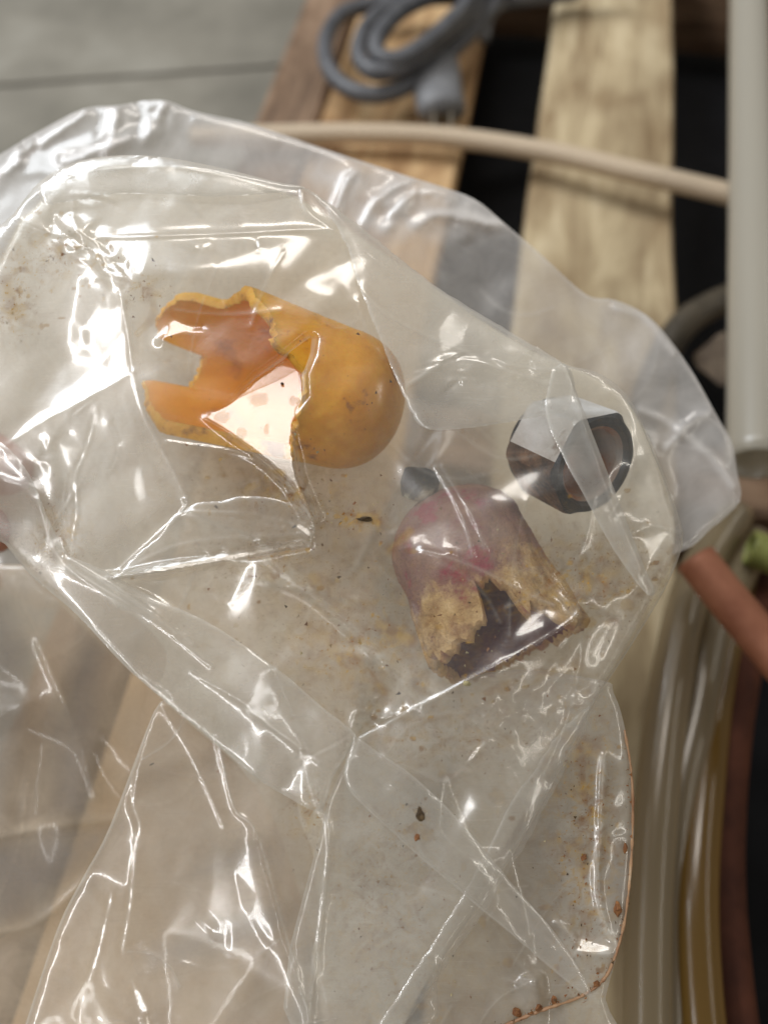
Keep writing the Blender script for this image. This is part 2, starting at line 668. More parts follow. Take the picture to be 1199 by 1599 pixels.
# plug: flattened tapering body
pp = smooth_path(gp([(690, 78, .021), (686, 105, .020), (684, 140, .018), (690, 174, .016)], 0.02), 5)
V, F = tube(pp, np.interp(np.linspace(0, 1, len(pp)), [0, .25, .6, 1], [.009, .014, .0175, .017]), 14)
ax = pp[-1] - pp[0]
ax /= np.linalg.norm(ax)
V = np.array(V)
for i in range(len(V)):
    c = pp[i // 14]
    V[i][2] = c[2] + (V[i][2] - c[2]) * 0.62
plug = mesh_obj('plug', V, F, M_plug, cord)
for s in (-0.006, 0.006):
    side = np.cross(ax, [0, 0, 1.0])
    side /= np.linalg.norm(side)
    p0 = pp[-1] + side * s
    p1 = p0 + ax * 0.018
    hw, hh = side * 0.0008, np.array([0, 0, 0.003])
    V = [p0 + a * hw + b * hh for a, b in ((-1, -1), (1, -1), (1, 1), (-1, 1))] + [p1 + a * hw + b * hh for a, b in ((-1, -1), (1, -1), (1, 1), (-1, 1))]
    q = mesh_obj('prong', V, [(0, 1, 2, 3), (7, 6, 5, 4), (0, 4, 5, 1), (1, 5, 6, 2), (2, 6, 7, 3), (3, 7, 4, 0)], M_brass, plug, smooth=False, origin=wloc(cord))
    bm_fix(q)
# second lead hanging over the board edge
lead = smooth_path(gp([(900, -25, .02), (830, -10, .018), (780, 8, .016), (762, 30, .012), (756, 62, .006)], 0.01), 8)
V, F = tube(lead, 0.0045, 12)
mesh_obj('lead', V, F, M_plug, cord)


def braid_material():
    m, nt, out = newmat('beige_braid')
    L = nt.links.new
    t = nt.nodes.new('ShaderNodeTexCoord')
    wv = []
    for ang in (0.65, -0.65):
        mp = nd(nt, 'Mapping')
        mp.inputs['Rotation'].default_value = (0, 0, ang)
        L(t.outputs['UV'], mp.inputs[0])
        x = nt.nodes.new('ShaderNodeTexWave')
        x.inputs['Scale'].default_value = 1.0
        L(mp.outputs[0], x.inputs['Vector'])
        wv.append(x.outputs['Fac'])
    mx = math2(nt, 'MAXIMUM', wv[0], wv[1])
    c = ramp(nt, mx, [(0.35, (0.30, 0.20, 0.13)), (0.85, (0.70, 0.58, 0.42))])
    b = nd(nt, 'BsdfPrincipled')
    b.inputs['Roughness'].default_value = 0.5
    L(c, b.inputs['Base Color'])
    bp = nd(nt, 'Bump')
    bp.inputs['Strength'].default_value = 0.4
    bp.inputs['Distance'].default_value = 0.001
    L(mx, bp.inputs['Height'])
    L(bp.outputs[0], b.inputs['Normal'])
    L(b.outputs[0], out.inputs[0])
    return m


def uv_tube(o, seg, n, ul, vl):
    me = o.data
    uv = me.uv_layers.new(name='UVMap')
    for p in me.polygons:
        for li in p.loop_indices:
            vi = me.loops[li].vertex_index
            uv.data[li].uv = (vi // seg * ul, (vi % seg) * vl)


M_braid = braid_material()
hp = smooth_path(gp([(300, 214, .012), (440, 210, .012), (560, 208, .013), (700, 214, .014), (850, 236, .018), (990, 268, .022), (1135, 302, .022), (1290, 345, .02), (1420, 420, .012)], 0.01), 14)
V, F = tube(hp, 0.0066, 20)
ho = mesh_obj('braided_hose', V, F, M_braid)
uv_tube(ho, 20, len(hp), 1.1, 0.55)
tag(ho, 'beige braided hose running across the pallet boards behind the bag', 'hose')


def clear_tube_mat(name, col, haze=0.55, rough=0.15):
    m, nt, out = newmat(name)
    L = nt.links.new
    lw = nd(nt, 'LayerWeight')
    lw.inputs[0].default_value = 0.5
    f = lw.outputs['Facing']
    d = nd(nt, 'BsdfDiffuse')
    d.inputs[0].default_value = (*col, 1)
    tl = nd(nt, 'BsdfTranslucent')
    tl.inputs[0].default_value = (*col, 1)
    mm = nd(nt, 'MixShader')
    mm.inputs[0].default_value = 0.45
    L(d.outputs[0], mm.inputs[1])
    L(tl.outputs[0], mm.inputs[2])
    t = nd(nt, 'BsdfTransparent')
    t.inputs[0].default_value = (*[min(1, 0.45 + c * 0.6) for c in col], 1)
    m1 = nd(nt, 'MixShader')
    h = math2(nt, 'ADD', haze, math2(nt, 'MULTIPLY', math2(nt, 'POWER', f, 2.0), 0.4), True)
    L(h, m1.inputs[0])
    L(t.outputs[0], m1.inputs[1])
    L(mm.outputs[0], m1.inputs[2])
    g = nd(nt, 'BsdfGlossy')
    g.inputs['Roughness'].default_value = rough
    m2 = nd(nt, 'MixShader')
    L(math2(nt, 'ADD', 0.06, math2(nt, 'MULTIPLY', math2(nt, 'POWER', f, 4.0), 0.7), True), m2.inputs[0])
    L(m1.outputs[0], m2.inputs[1])
    L(g.outputs[0], m2.inputs[2])
    L(m2.outputs[0], out.inputs[0])
    return m


M_white_tube = clear_tube_mat('milky_plastic', (0.62, 0.585, 0.50), 0.75, 0.3)
M_clear_hose = clear_tube_mat('clear_vinyl', (0.52, 0.43, 0.28), 0.45, 0.2)
M_amber_hose = clear_tube_mat('amber_vinyl', (0.34, 0.20, 0.045), 0.6, 0.2)
M_redbrown = surf('red_brown_rubber', [(0.35, (0.045, 0.014, 0.008)), (0.65, (0.085, 0.028, 0.015))], scale=60, rough=0.65, spec=0.2)
M_copper = surf('copper_pipe_metal', [(0.3, (0.24, 0.085, 0.045)), (0.6, (0.36, 0.15, 0.085)), (0.75, (0.32, 0.17, 0.11))], scale=50, rough=0.6, metal=0.3, bump=0.1)
M_darkhose = surf('dark_brown_rubber', [(0.35, (0.035, 0.028, 0.018)), (0.65, (0.075, 0.06, 0.04))], scale=60, rough=0.55)
M_olive = surf('olive_rubber', [(0.35, (0.16, 0.17, 0.04)), (0.65, (0.30, 0.32, 0.10))], scale=60, rough=0.5)


def hose(name, label, cat, pts, rad, mat, z=0.02, hollow=None, seg=20, n=12):
    path = smooth_path(gp(pts, z), n)
    V, F = tube(path, rad, seg, inner=hollow)
    o = mesh_obj(name, V, F, mat)
    tag(o, label, cat)
    return o


# broad milky tube standing along the right edge, higher than the boards, its lower end cut square
tw = [(1168, -60, .05), (1171, 100, .055), (1175, 300, .06), (1178, 500, .062), (1180, 724, .062)]
hose('plastic_tube', 'broad milky white plastic tube with a square cut lower end', 'tube', tw, 0.0125, M_white_tube, hollow=0.0105, seg=28)
hose('clear_hose', 'clear vinyl hose with a long bright shine, nearest to the bag', 'hose',
     [(1150, 800, .02), (1085, 905, .025), (1050, 1050, .028), (1025, 1250, .03), (1012, 1450, .03), (1010, 1700, .03)], 0.0085, M_clear_hose, hollow=0.006)
hose('clear_hose', 'clear yellowish hose lying between the shiny hose and the amber one', 'hose',
     [(1180, 840, .014), (1120, 960, .018), (1085, 1120, .02), (1050, 1300, .02), (1040, 1500, .02), (1040, 1700, .02)], 0.0088, M_clear_hose, hollow=0.0062)
hose('amber_hose', 'amber yellow hose at the lower right edge between clear and brown hoses', 'hose',
     [(1165, 900, .004), (1118, 1060, .012), (1094, 1250, .020), (1084, 1420, .024), (1096, 1620, .024), (1125, 1720, .024)], 0.0088, M_amber_hose, hollow=0.006)
hose('rubber_hose', 'dull red brown rubber hose at the lower right beside the amber hose', 'hose',
     [(1190, 900, .004), (1160, 1020, .008), (1135, 1180, .01), (1125, 1350, .01), (1135, 1520, .01), (1160, 1720, .01)], 0.0092, M_redbrown)
hose('copper_pipe', 'dull copper pipe end pointing at the bag from the right edge', 'pipe',
     [(1085, 872, .055), (1135, 935, .055), (1190, 1000, .055), (1300, 1130, .055)], 0.0085, M_copper, hollow=0.0068, n=6)
hose('rubber_hose', 'dark brown hose curving over the pallet gap behind the milky tube', 'hose',
     [(1290, 440, .012), (1180, 455, .016), (1110, 478, .018), (1060, 515, .018), (1020, 590, .016), (990, 700, .014), (960, 860, .014)], 0.0085, M_darkhose)
hose('hose_fitting', 'small olive green hose end above the copper pipe', 'hose fitting',
     [(1170, 855, .03), (1205, 868, .03), (1260, 890, .03)], 0.0085, M_olive, hollow=0.006)


def lump(center, rx, ry, rz, seed, sub=3, amp=0.22):
    bm = bmesh.new()
    bmesh.ops.create_icosphere(bm, subdivisions=sub, radius=1)
    r = np.random.default_rng(seed)
    dirs = r.normal(size=(9, 3))
    dirs /= np.linalg.norm(dirs, axis=1)[:, None]
    cut = r.uniform(0.42, 0.9, 9)
    V = []
    for v in bm.verts:
        p = np.array(v.co)
        for d, c in zip(dirs, cut):
            k = p @ d
            if k > c:
                p = p - d * (k - c) * 0.92
        p = p * (1 + amp * 0.25 * math.sin(5 * p[0] + seed) * math.cos(4 * p[1] - seed))
        V.append(p * [rx, ry, rz] + center)
    F = [[v.index for v in f.verts] for f in bm.faces]
    bm.free()
    return np.array(V), F


M_stone = surf('brown_scrap_wood', [(0.35, (0.09, 0.065, 0.045)), (0.65, (0.19, 0.145, 0.10))], scale=70, rough=0.85, bump=0.5)
V, F = lump(G(1118, 556, 0.010), 0.016, 0.020, 0.011, 5)
so = mesh_obj('stone', V, F, M_stone, smooth=False)
tag(so, 'dull brown lump in the shadow left of the milky tube', 'stone')

# ------------------------------------------------------------------ the plastic bag
bag = thing('plastic_bag', 'crumpled clear plastic bag holding broken plastic caps and a nut', 'bag', W(600, 850, 0.24))
M_film = film_material('clear_film')
M_film_back = film_material('clear_film_dusty', tint=(0.86, 0.80, 0.66), sheen=0.04)
M_film_far = film_material('clear_film_loose', tint=(0.86, 0.85, 0.84), rough=0.14, scr=0.2, sheen=0.035)

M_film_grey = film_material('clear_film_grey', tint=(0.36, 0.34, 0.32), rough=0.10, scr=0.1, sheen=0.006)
M_film_warm = film_material('clear_film_warm', tint=(0.74, 0.64, 0.50), rough=0.10, scr=0.2, sheen=0.03)
D0, V0 = 0.199, 650.0
PXM = D0 / FPX                       # metres per photo pixel at the bag


def base_front(U, V):
    return D0 - 0.12 * (V - V0) * PXM * np.where(V > 1100, 0.55, 1.0) - np.where(V > 1100, 0.12 * 450 * PXM * 0.45, 0)


def curve2(pts, n=6, wob=0.0, seed=0):
    if len(pts) < 3:
        return [tuple(p[:2]) for p in pts]
    q = smooth_path([(p[0], p[1], 0.0) for p in pts], n)
    if wob:
        r = np.random.default_rng(seed)
        q[1:-1, :2] += np.convolve(r.normal(0, wob, len(q)), [.25, .5, .25], 'same')[1:-1, None] * r.normal(0, 1, 2)
    return [(a, b) for a, b, _ in q]


class Sheet:
    def __init__(self, outline, base, step=3.0, seed=1):
        outline = curve2(list(outline) + [outline[0]], 4, 0.7, seed + 200)[:-1]
        self.o = outline
        a = np.array([p[:2] for p in outline], float)
        pad = 3 * step
        u = np.arange(a[:, 0].min() - pad, a[:, 0].max() + pad, step)
        v = np.arange(a[:, 1].min() - pad, a[:, 1].max() + pad, step)
        self.U, self.V = np.meshgrid(u, v)
        self.step = step
        self.D = base(self.U, self.V) * np.ones(self.U.shape)
        self.haze = np.zeros(self.U.shape)
        self.dirt = np.zeros(self.U.shape)
        self.stain = np.zeros(self.U.shape)
        self.seed = seed
        self.rng = np.random.default_rng(seed)

    def win(self, pts, pad):
        a = np.array([p[:2] for p in pts], float)
        u0, v0 = self.U[0, 0], self.V[0, 0]
        i0 = max(0, int((a[:, 0].min() - pad - u0) / self.step))
        i1 = max(0, min(self.U.shape[1], int((a[:, 0].max() + pad - u0) / self.step) + 1))
        j0 = max(0, int((a[:, 1].min() - pad - v0) / self.step))
        j1 = max(0, min(self.U.shape[0], int((a[:, 1].max() + pad - v0) / self.step) + 1))
        return slice(j0, j1), slice(i0, i1)

    def lift(self, h):                       # h in px towards the camera
        self.D -= h * PXM

    def bump(self, c, r, h, p=1.0):
        q = ((self.U - c[0]) / r[0]) ** 2 + ((self.V - c[1]) / r[1]) ** 2
        self.lift(h * np.exp(-q ** p))

    def facets(self, pts, edges=(), soft=4):
        a = np.array([p[:2] for p in self.o], float)
        x0, y0, x1, y1 = a[:, 0].min() - 60, a[:, 1].min() - 60, a[:, 0].max() + 60, a[:, 1].max() + 60
        pts = list(pts) + [(x0, y0, 0), (x1, y0, 0), (x1, y1, 0), (x0, y1, 0)]
        self.lift(blur(plfield(self.U, self.V, pts, edges), soft / self.step))

    def crumple(self, scale, slope, soft=3, mask=None):
        a = np.array([p[:2] for p in self.o], float)
        x0, y0, x1, y1 = a[:, 0].min() - scale, a[:, 1].min() - scale, a[:, 0].max() + scale, a[:, 1].max() + scale
        n = int((x1 - x0) * (y1 - y0) / scale ** 2) + 8
        n = min(n, 6000)
        P = np.column_stack([self.rng.uniform(x0, x1, n), self.rng.uniform(y0, y1, n), self.rng.normal(0, slope * scale * 0.5, n)])
        f = blur(plfield(self.U, self.V, [tuple(p) for p in P]), soft / self.step)
        self.lift(f if mask is None else f * mask)

    def near(self, pts, r):
        d, _, _, _ = polydist(self.U, self.V, pts)
        return np.exp(-(d / r) ** 2)

    def ridge(self, pts, h, w, haze=0.0, hw=3.0):
        pts = curve2(pts, 5)
        s = self.win(pts, 6 * w + 10)
        d, _, _, at = polydist(self.U[s], self.V[s], pts)
        self.D[s] -= 0.4 * h * PXM * np.exp(-np.sqrt((d / (0.75 * w)) ** 2 + 0.05) + 0.22)
        if haze:
            self.haze[s] += haze * np.exp(-(d / hw) ** 2)

    def plane_at(self, u, v, lamp, jit=0.0):
        j = int(round((v - self.V[0, 0]) / self.step))
        i = int(round((u - self.U[0, 0]) / self.step))
        j = min(max(j, 0), self.U.shape[0] - 1)
        i = min(max(i, 0), self.U.shape[1] - 1)
        d = self.D[j, i]
        X = d * ray(u, v)
        a = -X / np.linalg.norm(X)
        b = lamp - (CAM + X)
        b = b / np.linalg.norm(b)
        n = a + b
        n = n / np.linalg.norm(n)
        if jit:
            n = n + self.rng.normal(0, jit, 3)
            n /= np.linalg.norm(n)
        return n, float(n @ X)

    def glint(self, poly, lamp, fall=18, jit=0.0, cen=None, keep=1.0):
        """turn the film inside poly into a flat facet that mirrors the lamp"""
        a = np.array(poly, float)
        c = cen or tuple(a.mean(0))
        n, k = self.plane_at(c[0], c[1], lamp, jit)
        s = self.win(poly, fall * 4)
        U, V = self.U[s], self.V[s]
        ins = inside(U, V, poly)
        d, _, _, _ = polydist(U, V, poly, True)
        w_ = np.where(ins, 1.0, np.exp(-d / fall)) * keep
        P = k / (ray(U, V) @ n)
        self.D[s] = self.D[s] * (1 - w_) + P * w_

    def glint_line(self, pts, lamp=None, width=4.0, seg=26, jit=0.02, fall=5.0):
        """a narrow fold whose flank is tilted so that it mirrors one of the overhead lamps or strips"""
        pts = curve2(pts, 5)
        p = np.array(pts, float)
        L = np.r_[0, np.cumsum(np.hypot(*np.diff(p, axis=0).T))]
        n = max(3, int(L[-1] / 7) + 1)
        t = np.linspace(0, L[-1], n)
        x, y = np.interp(t, L, p[:, 0]), np.interp(t, L, p[:, 1])
        Dl = np.array([self.depth(a, b) for a, b in zip(x, y)])
        if n > 6:
            k = np.array([1, 2, 3, 2, 1.0]) / 9
            Dl = np.convolve(np.pad(Dl, 2, mode='edge'), k, 'valid')
        ex, ey = np.gradient(x), np.gradient(y)
        el = np.hypot(ex, ey) + 1e-9
        ex, ey = ex / el, ey / el
        ge = np.gradient(Dl) / (t[1] - t[0])
        cs = np.linspace(-0.8, 0.8, 281)
        cbest = np.zeros(n)
        for i in range(n):
            r_ = ray(x[i], y[i])
            X = Dl[i] * r_
            te = ge[i] * r_ + Dl[i] * (ex[i] * AR - ey[i] * AU) / FPX
            px, py = -ey[i], ex[i]
            tp = (cs * PXM)[:, None] * r_ + Dl[i] * (px * AR - py * AU) / FPX
            nn = np.cross(te, tp)
            nn /= np.linalg.norm(nn, axis=1)[:, None]
            v = X / np.linalg.norm(X)
            rf = v - 2 * (nn @ v)[:, None] * nn
            err = np.full(len(cs), 1e9)
            for (c, hx, hy) in LAMPS.values():
                q = (c[2] - CAMZ - X[2]) / np.where(rf[:, 2] > 0.05, rf[:, 2], 0.05)
                h = (CAM + X) + q[:, None] * rf
                e = np.hypot(np.maximum(np.abs(h[:, 0] - c[0]) - hx * 0.3, 0), np.maximum(np.abs(h[:, 1] - c[1]) - hy * 0.8, 0))
                e = np.where(rf[:, 2] > 0.05, e, 9)
                err = np.minimum(err, e)
            err = err + 0.25 * np.abs(cs) + (0.15 * np.abs(cs - cbest[i - 1]) if i else 0)
            cbest[i] = cs[np.argmin(err)]
        cj = cbest + self.rng.normal(0, jit * 0.5, n)
        wj = width * self.rng.uniform(0.45, 1.25, n)
        wj[0] = wj[-1] = width * 0.3
        s = self.win(pts, fall * 5 + 2 * width)
        U, V = self.U[s], self.V[s]
        d, nu, nv, at = polydist(U, V, pts)
        exi, eyi = np.interp(at, t, ex), np.interp(at, t, ey)
        sd_ = (U - nu) * -eyi + (V - nv) * exi
        ww = np.interp(at, t, wj)
        w_ = np.where(d < ww, 1.0, np.exp(-np.maximum(d - ww, 0) / fall))
        T = np.interp(at, t, Dl) + np.interp(at, t, cj) * PXM * np.clip(sd_, -ww * 1.5, ww * 1.5)
        self.D[s] = self.D[s] * (1 - w_) + T * w_

    def haze_poly(self, poly, val, feather=6):
        s = self.win(poly, 4 * feather)
        ins = inside(self.U[s], self.V[s], poly)
        d, _, _, _ = polydist(self.U[s], self.V[s], poly, True)
        self.haze[s] += val * np.where(ins, 1 - 0.5 * np.exp(-d / feather), 0.5 * np.exp(-d / feather))

    def dirt_blob(self, c, r, val):
        q = ((self.U - c[0]) / r[0]) ** 2 + ((self.V - c[1]) / r[1]) ** 2
        self.dirt += val * np.exp(-q)

    def spot(self, c, r, val):
        s = self.win([(c[0] - r[0], c[1] - r[1]), (c[0] + r[0], c[1] + r[1])], 6 * max(r))
        U, V = self.U[s], self.V[s]
        q = np.sqrt(((U - c[0]) / r[0]) ** 2 + ((V - c[1]) / r[1]) ** 2) + 0.9 * (fbm(U, V, 7, int(c[0]), 3) - 0.5)
        self.stain[s] = np.maximum(self.stain[s], val * np.clip((1.15 - q) / 0.3, 0, 1))

    def smear(self, pts, w, val):
        pts = curve2(pts, 5)
        s = self.win(pts, 4 * w)
        U, V = self.U[s], self.V[s]
        d, _, _, at = polydist(U, V, pts)
        m_ = np.clip((fbm(at * 0.8 + d * 0.3, d * 1.4, 26, int(abs(pts[0][0])) + 3, 4) - 0.47) / 0.14, 0, 1)
        self.stain[s] = np.maximum(self.stain[s], val * (0.7 if self.seed == 8 else 1.2) * m_ * np.exp(-(d / w) ** 2))

    def folds(self, n, box, hz=0.10, length=(60, 240)):
        for _ in range(n):
            u, v = self.rng.uniform(box[0], box[2]), self.rng.uniform(box[1], box[3])
            a, b = self.rng.uniform(0, math.pi), self.rng.normal(0, 0.35)
            L = self.rng.uniform(*length) / 3
            p = [(u, v)]
            for k in range(3):
                p.append((p[-1][0] + L * math.cos(a), p[-1][1] + L * math.sin(a)))
                a += b
            self.ridge(p, self.rng.uniform(0.8, 3), self.rng.uniform(4, 8), hz * self.rng.uniform(0.4, 1.4), self.rng.uniform(1.2, 3))

    def build(self, name, mat, parent, curl=10, cw=5, edge_haze=0.12, back=0.0):
        U, V = self.U.copy(), self.V.copy()
        ins = inside(U, V, self.o)
        d, nu, nv, _ = polydist(U, V, self.o, True)
        self.D += np.where(ins, curl * PXM * np.exp(-d / cw), curl * PXM)
        self.haze += edge_haze * np.exp(-(d / 4.0) ** 2)
        # cells with any inside corner
        c = ins[:-1, :-1] | ins[1:, :-1] | ins[:-1, 1:] | ins[1:, 1:]
        U = np.where(ins, U, nu)
        V = np.where(ins, V, nv)
        jj, ii = np.nonzero(c)
        nx = U.shape[1]
        q = np.stack([jj * nx + ii, jj * nx + ii + 1, (jj + 1) * nx + ii + 1, (jj + 1) * nx + ii], 1)
        used = np.unique(q)
        mp = np.full(U.size, -1)
        mp[used] = np.arange(len(used))
        q = mp[q][:, ::-1]
        P = W(U.ravel()[used], V.ravel()[used], self.D.ravel()[used]) - wloc(parent)
        me = bpy.data.meshes.new(name)
        me.vertices.add(len(P))
        me.vertices.foreach_set('co', P.ravel())
        me.loops.add(q.size)
        me.loops.foreach_set('vertex_index', q.ravel().astype(np.int32))
        me.polygons.add(len(q))
        me.polygons.foreach_set('loop_start', np.arange(0, q.size, 4, dtype=np.int32))
        me.polygons.foreach_set('use_smooth', np.ones(len(q), bool))
        me.update(calc_edges=True)
        me.materials.append(mat)
        a = me.attributes.new('haze', 'FLOAT', 'POINT')
        a.data.foreach_set('value', np.clip(self.haze.ravel()[used], 0, 0.95).astype(np.float32))
        a = me.attributes.new('dirt', 'FLOAT', 'POINT')
        a.data.foreach_set('value', np.clip(self.dirt.ravel()[used], 0, 1).astype(np.float32))
        a = me.attributes.new('stain', 'FLOAT', 'POINT')
        a.data.foreach_set('value', np.clip(self.stain.ravel()[used], 0, 1).astype(np.float32))
        a = me.attributes.new('film_uv', 'FLOAT_VECTOR', 'POINT')
        uvw = np.column_stack([self.U.ravel()[used] / 400 + self.seed * 3.1, self.V.ravel()[used] / 400, np.full(len(used), self.seed * 1.7)])
        a.data.foreach_set('vector', uvw.ravel().astype(np.float32))
        o = bpy.data.objects.new(name, me)
        link(o, parent)
        return o

    def depth(self, u, v):
        j = int(round((v - self.V[0, 0]) / self.step))
        i = int(round((u - self.U[0, 0]) / self.step))
        j = min(max(j, 0), self.U.shape[0] - 1)
        i = min(max(i, 0), self.U.shape[1] - 1)
        return self.D[j, i]


def off(px):
    return lambda U, V: base_front(U, V) + px * PXM


# ---- loose film behind the pouch (upper and right outline of the bag)
C_out = [(-40, 262), (0, 240), (60, 205), (130, 170), (185, 163), (252, 155), (300, 172), (400, 195), (500, 230), (600, 262), (680, 288), (740, 310), (790, 350), (850, 402),
         (915, 460), (960, 468), (1010, 492), (1050, 535), (1085, 587), (1120, 650), (1143, 692), (1150, 735), (1155, 782), (1110, 825), (1060, 862), (900, 900), (500, 920), (-40, 900)]
sc = Sheet(C_out, off(330), 4.0, 3)
sc.crumple(140, 0.20, 8)
sc.crumple(45, 0.05, 4)
msk = sc.near([(540, 300), (640, 320), (760, 350)], 45) + 0.9 * sc.near([(10, 250), (80, 215), (180, 200), (260, 180)], 40)
sc.crumple(26, 0.34, 3, msk)
sc.haze += 0.36
sc.haze_poly([(-40, 262), (0, 240), (130, 170), (252, 155), (500, 230), (480, 290), (100, 260), (20, 330), (-40, 420)], 0.10, 20)
sc.haze_poly([(-40, 400), (40, 300), (160, 240), (100, 600), (-40, 700)], 0.25, 40)  # extra haze lightens the left side, standing in for light there
sc.haze_poly([(930, 470), (1010, 492), (1085, 587), (1143, 692), (1155, 782), (1060, 862), (1020, 690)], 0.22, 12)
sc.haze_poly([(500, 270), (620, 275), (740, 310), (790, 360), (700, 372), (560, 365)], 0.40, 16)
for pts in ([(180, 170), (165, 240)], [(255, 160), (225, 215)], [(100, 250), (200, 215)], [(0, 270), (70, 215), (130, 175)]):
    sc.ridge(pts, 22, 12, 0.35, 8)
    sc.glint_line(pts, L_SIDE, 5, 30, 0.05)
for pts in ([(528, 345), (540, 300), (556, 270)], [(570, 350), (600, 310), (640, 285)], [(650, 350), (690, 330), (775, 348)], [(600, 355), (660, 300), (700, 310)]):
    sc.ridge(pts, 26, 14, 0.30, 9)
    sc.glint_line(pts, L_MAIN, 6, 24, 0.06)
for pts in ([(1062, 674), (1090, 655), (1103, 648)], [(1060, 672), (1110, 715), (1145, 760)], [(960, 480), (1010, 500), (1050, 550)], [(1000, 640), (1060, 672), (1040, 700)]):
    sc.ridge(pts, 16, 8, 0.30, 6)
sc.glint_line([(1065, 672), (1085, 656), (1103, 648)], L_MAIN, 4, 14, 0.05)
sc.haze_poly([(610, 590), (700, 590), (790, 680), (800, 790), (720, 800), (640, 780), (600, 700)], -0.24, 25)  # clearer film imitates the shadow right of the orange cap
sc.haze_poly([(280, 165), (400, 190), (500, 228), (620, 270), (560, 300), (470, 290), (330, 255)], 0.22, 22)
sc.folds(14, (20, 180, 1120, 840), 0.16, (60, 260))
sc.build('back_film', M_film_far, bag, 5, 6, 0.20)

# ---- film of the bag's open end, lower left, behind
g_out = [(-40, 880), (120, 900), (300, 1030), (500, 1240), (560, 1640), (-40, 1640)]
sg = Sheet(g_out, off(290), 4.0, 5)
sg.crumple(170, 0.18, 8)
sg.crumple(60, 0.035, 5)
sg.haze += 0.60
for pts in ([(-20, 1310), (90, 1290), (180, 1280)], [(-20, 1460), (60, 1440), (140, 1370)], [(60, 1000), (110, 1120), (150, 1240)]):
    sg.ridge(pts, 18, 14, 0.12, 14)
sg.folds(9, (-20, 900, 500, 1600), 0.12, (80, 300))
sg.build('open_end_film', M_film_warm, bag, 8, 6, 0.08)

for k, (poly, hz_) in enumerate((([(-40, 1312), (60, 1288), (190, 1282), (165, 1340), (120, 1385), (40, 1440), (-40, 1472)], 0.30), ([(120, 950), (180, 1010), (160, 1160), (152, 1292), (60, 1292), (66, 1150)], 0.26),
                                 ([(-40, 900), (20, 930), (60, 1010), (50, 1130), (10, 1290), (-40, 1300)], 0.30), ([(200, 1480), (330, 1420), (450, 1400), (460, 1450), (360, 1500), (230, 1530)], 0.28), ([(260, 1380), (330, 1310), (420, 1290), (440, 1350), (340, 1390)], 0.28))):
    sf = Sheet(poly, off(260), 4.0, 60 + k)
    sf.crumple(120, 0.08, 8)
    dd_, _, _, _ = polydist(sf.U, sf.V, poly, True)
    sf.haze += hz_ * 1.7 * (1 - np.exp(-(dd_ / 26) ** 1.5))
    sf.build('folded_or_grey_film', M_film_grey, bag, 2, 8, 0.0)  # separate soft-edged grey patches laid behind the open end

# ---- back wall of the pouch, dusty inside
b_out = [(30, 345), (120, 268), (240, 258), (430, 292), (600, 395), (800, 530), (930, 590), (1000, 660), (1050, 800), (1045, 880), (1020, 930), (930, 1088), (800, 1300), (640, 1580), (620, 1640), (520, 1640),
         (470, 1400), (400, 1230), (250, 1090), (110, 960), (20, 860), (-30, 780), (-30, 500)]
sb = Sheet(b_out, off(285), 3.5, 8)
sb.crumple(170, 0.09, 8)
sb.crumple(50, 0.045, 4)
sb.haze += 0.78
sb.dirt += 0.06
sb.dirt_blob((300, 560), (150, 130), 0.25)
sb.dirt_blob((560, 900), (190, 120), 0.35)
sb.dirt_blob((930, 900), (110, 90), 0.65)
sb.dirt_blob((700, 1120), (250, 90), 0.55)
sb.dirt_blob((400, 760), (150, 50), 0.6)
for pts in ([(420, 870), (520, 960), (700, 1090)], [(300, 800), (430, 860), (560, 1000), (640, 1060)], [(380, 900), (560, 940)], [(840, 900), (960, 960)], [(620, 760), (560, 880)]):
    sb.ridge(pts, 16, 10, 0.22, 8)
sb.haze_poly([(625, 590), (700, 600), (770, 680), (790, 780), (720, 790), (650, 770), (620, 700)], -0.58, 22)  # film cleared to darken it, for the orange cap's cast shadow
sb.haze_poly([(620, 1210), (690, 1230), (690, 1290), (640, 1300)], -0.35, 16)
sb.haze_poly([(600, 400), (700, 470), (760, 560), (640, 540)], -0.15, 25)
for pts, w_, v_ in (([(540, 820), (640, 850), (700, 880)], 30, .35), ([(230, 470), (220, 560), (260, 640)], 26, .25), ([(300, 760), (420, 790), (540, 810)], 22, .3), ([(880, 840), (960, 900), (1000, 960)], 26, .35), ([(600, 1060), (740, 1110), (900, 1080)], 26, .3), ([(420, 930), (540, 1040), (640, 1100)], 26, .3)):
    sb.smear(pts, w_, v_)
sb.folds(24, (60, 320, 1020, 1300), 0.12)
for _ in range(110):
    sb.spot((RNG.normal(650, 220), RNG.normal(950, 130)), (RNG.uniform(2, 12), RNG.uniform(2, 8)), RNG.uniform(.15, .5))
sb.build('pouch_back', M_film_back, bag, 6, 5, 0.05)

# ---- bottom corner with the seam, lower right
d_out = [(560, 1150), (760, 1050), (935, 1062), (958, 1082), (974, 1130), (986, 1200), (990, 1270), (987, 1350), (977, 1440), (958, 1510), (945, 1560), (930, 1640), (470, 1640), (500, 1300)]
sd = Sheet(d_out, off(60), 3.0, 12)
sd.crumple(130, 0.14, 6)
sd.crumple(42, 0.04, 4)
sd.haze += 0.34
sd.dirt += 0.10
sd.dirt_blob((910, 1300), (45, 200), 0.85)
sd.dirt_blob((600, 1420), (90, 160), 0.5)
sd.dirt_blob((650, 1290), (40, 40), 0.5)
sd.haze_poly([(880, 1330), (930, 1380), (965, 1480), (920, 1560), (870, 1480)], 0.22, 15)
for pts in ([(942, 1180), (936, 1300), (930, 1380), (945, 1450), (965, 1478)], [(870, 1440), (915, 1480), (950, 1490)]):
    sd.ridge(pts, 14, 7, 0.30, 4)
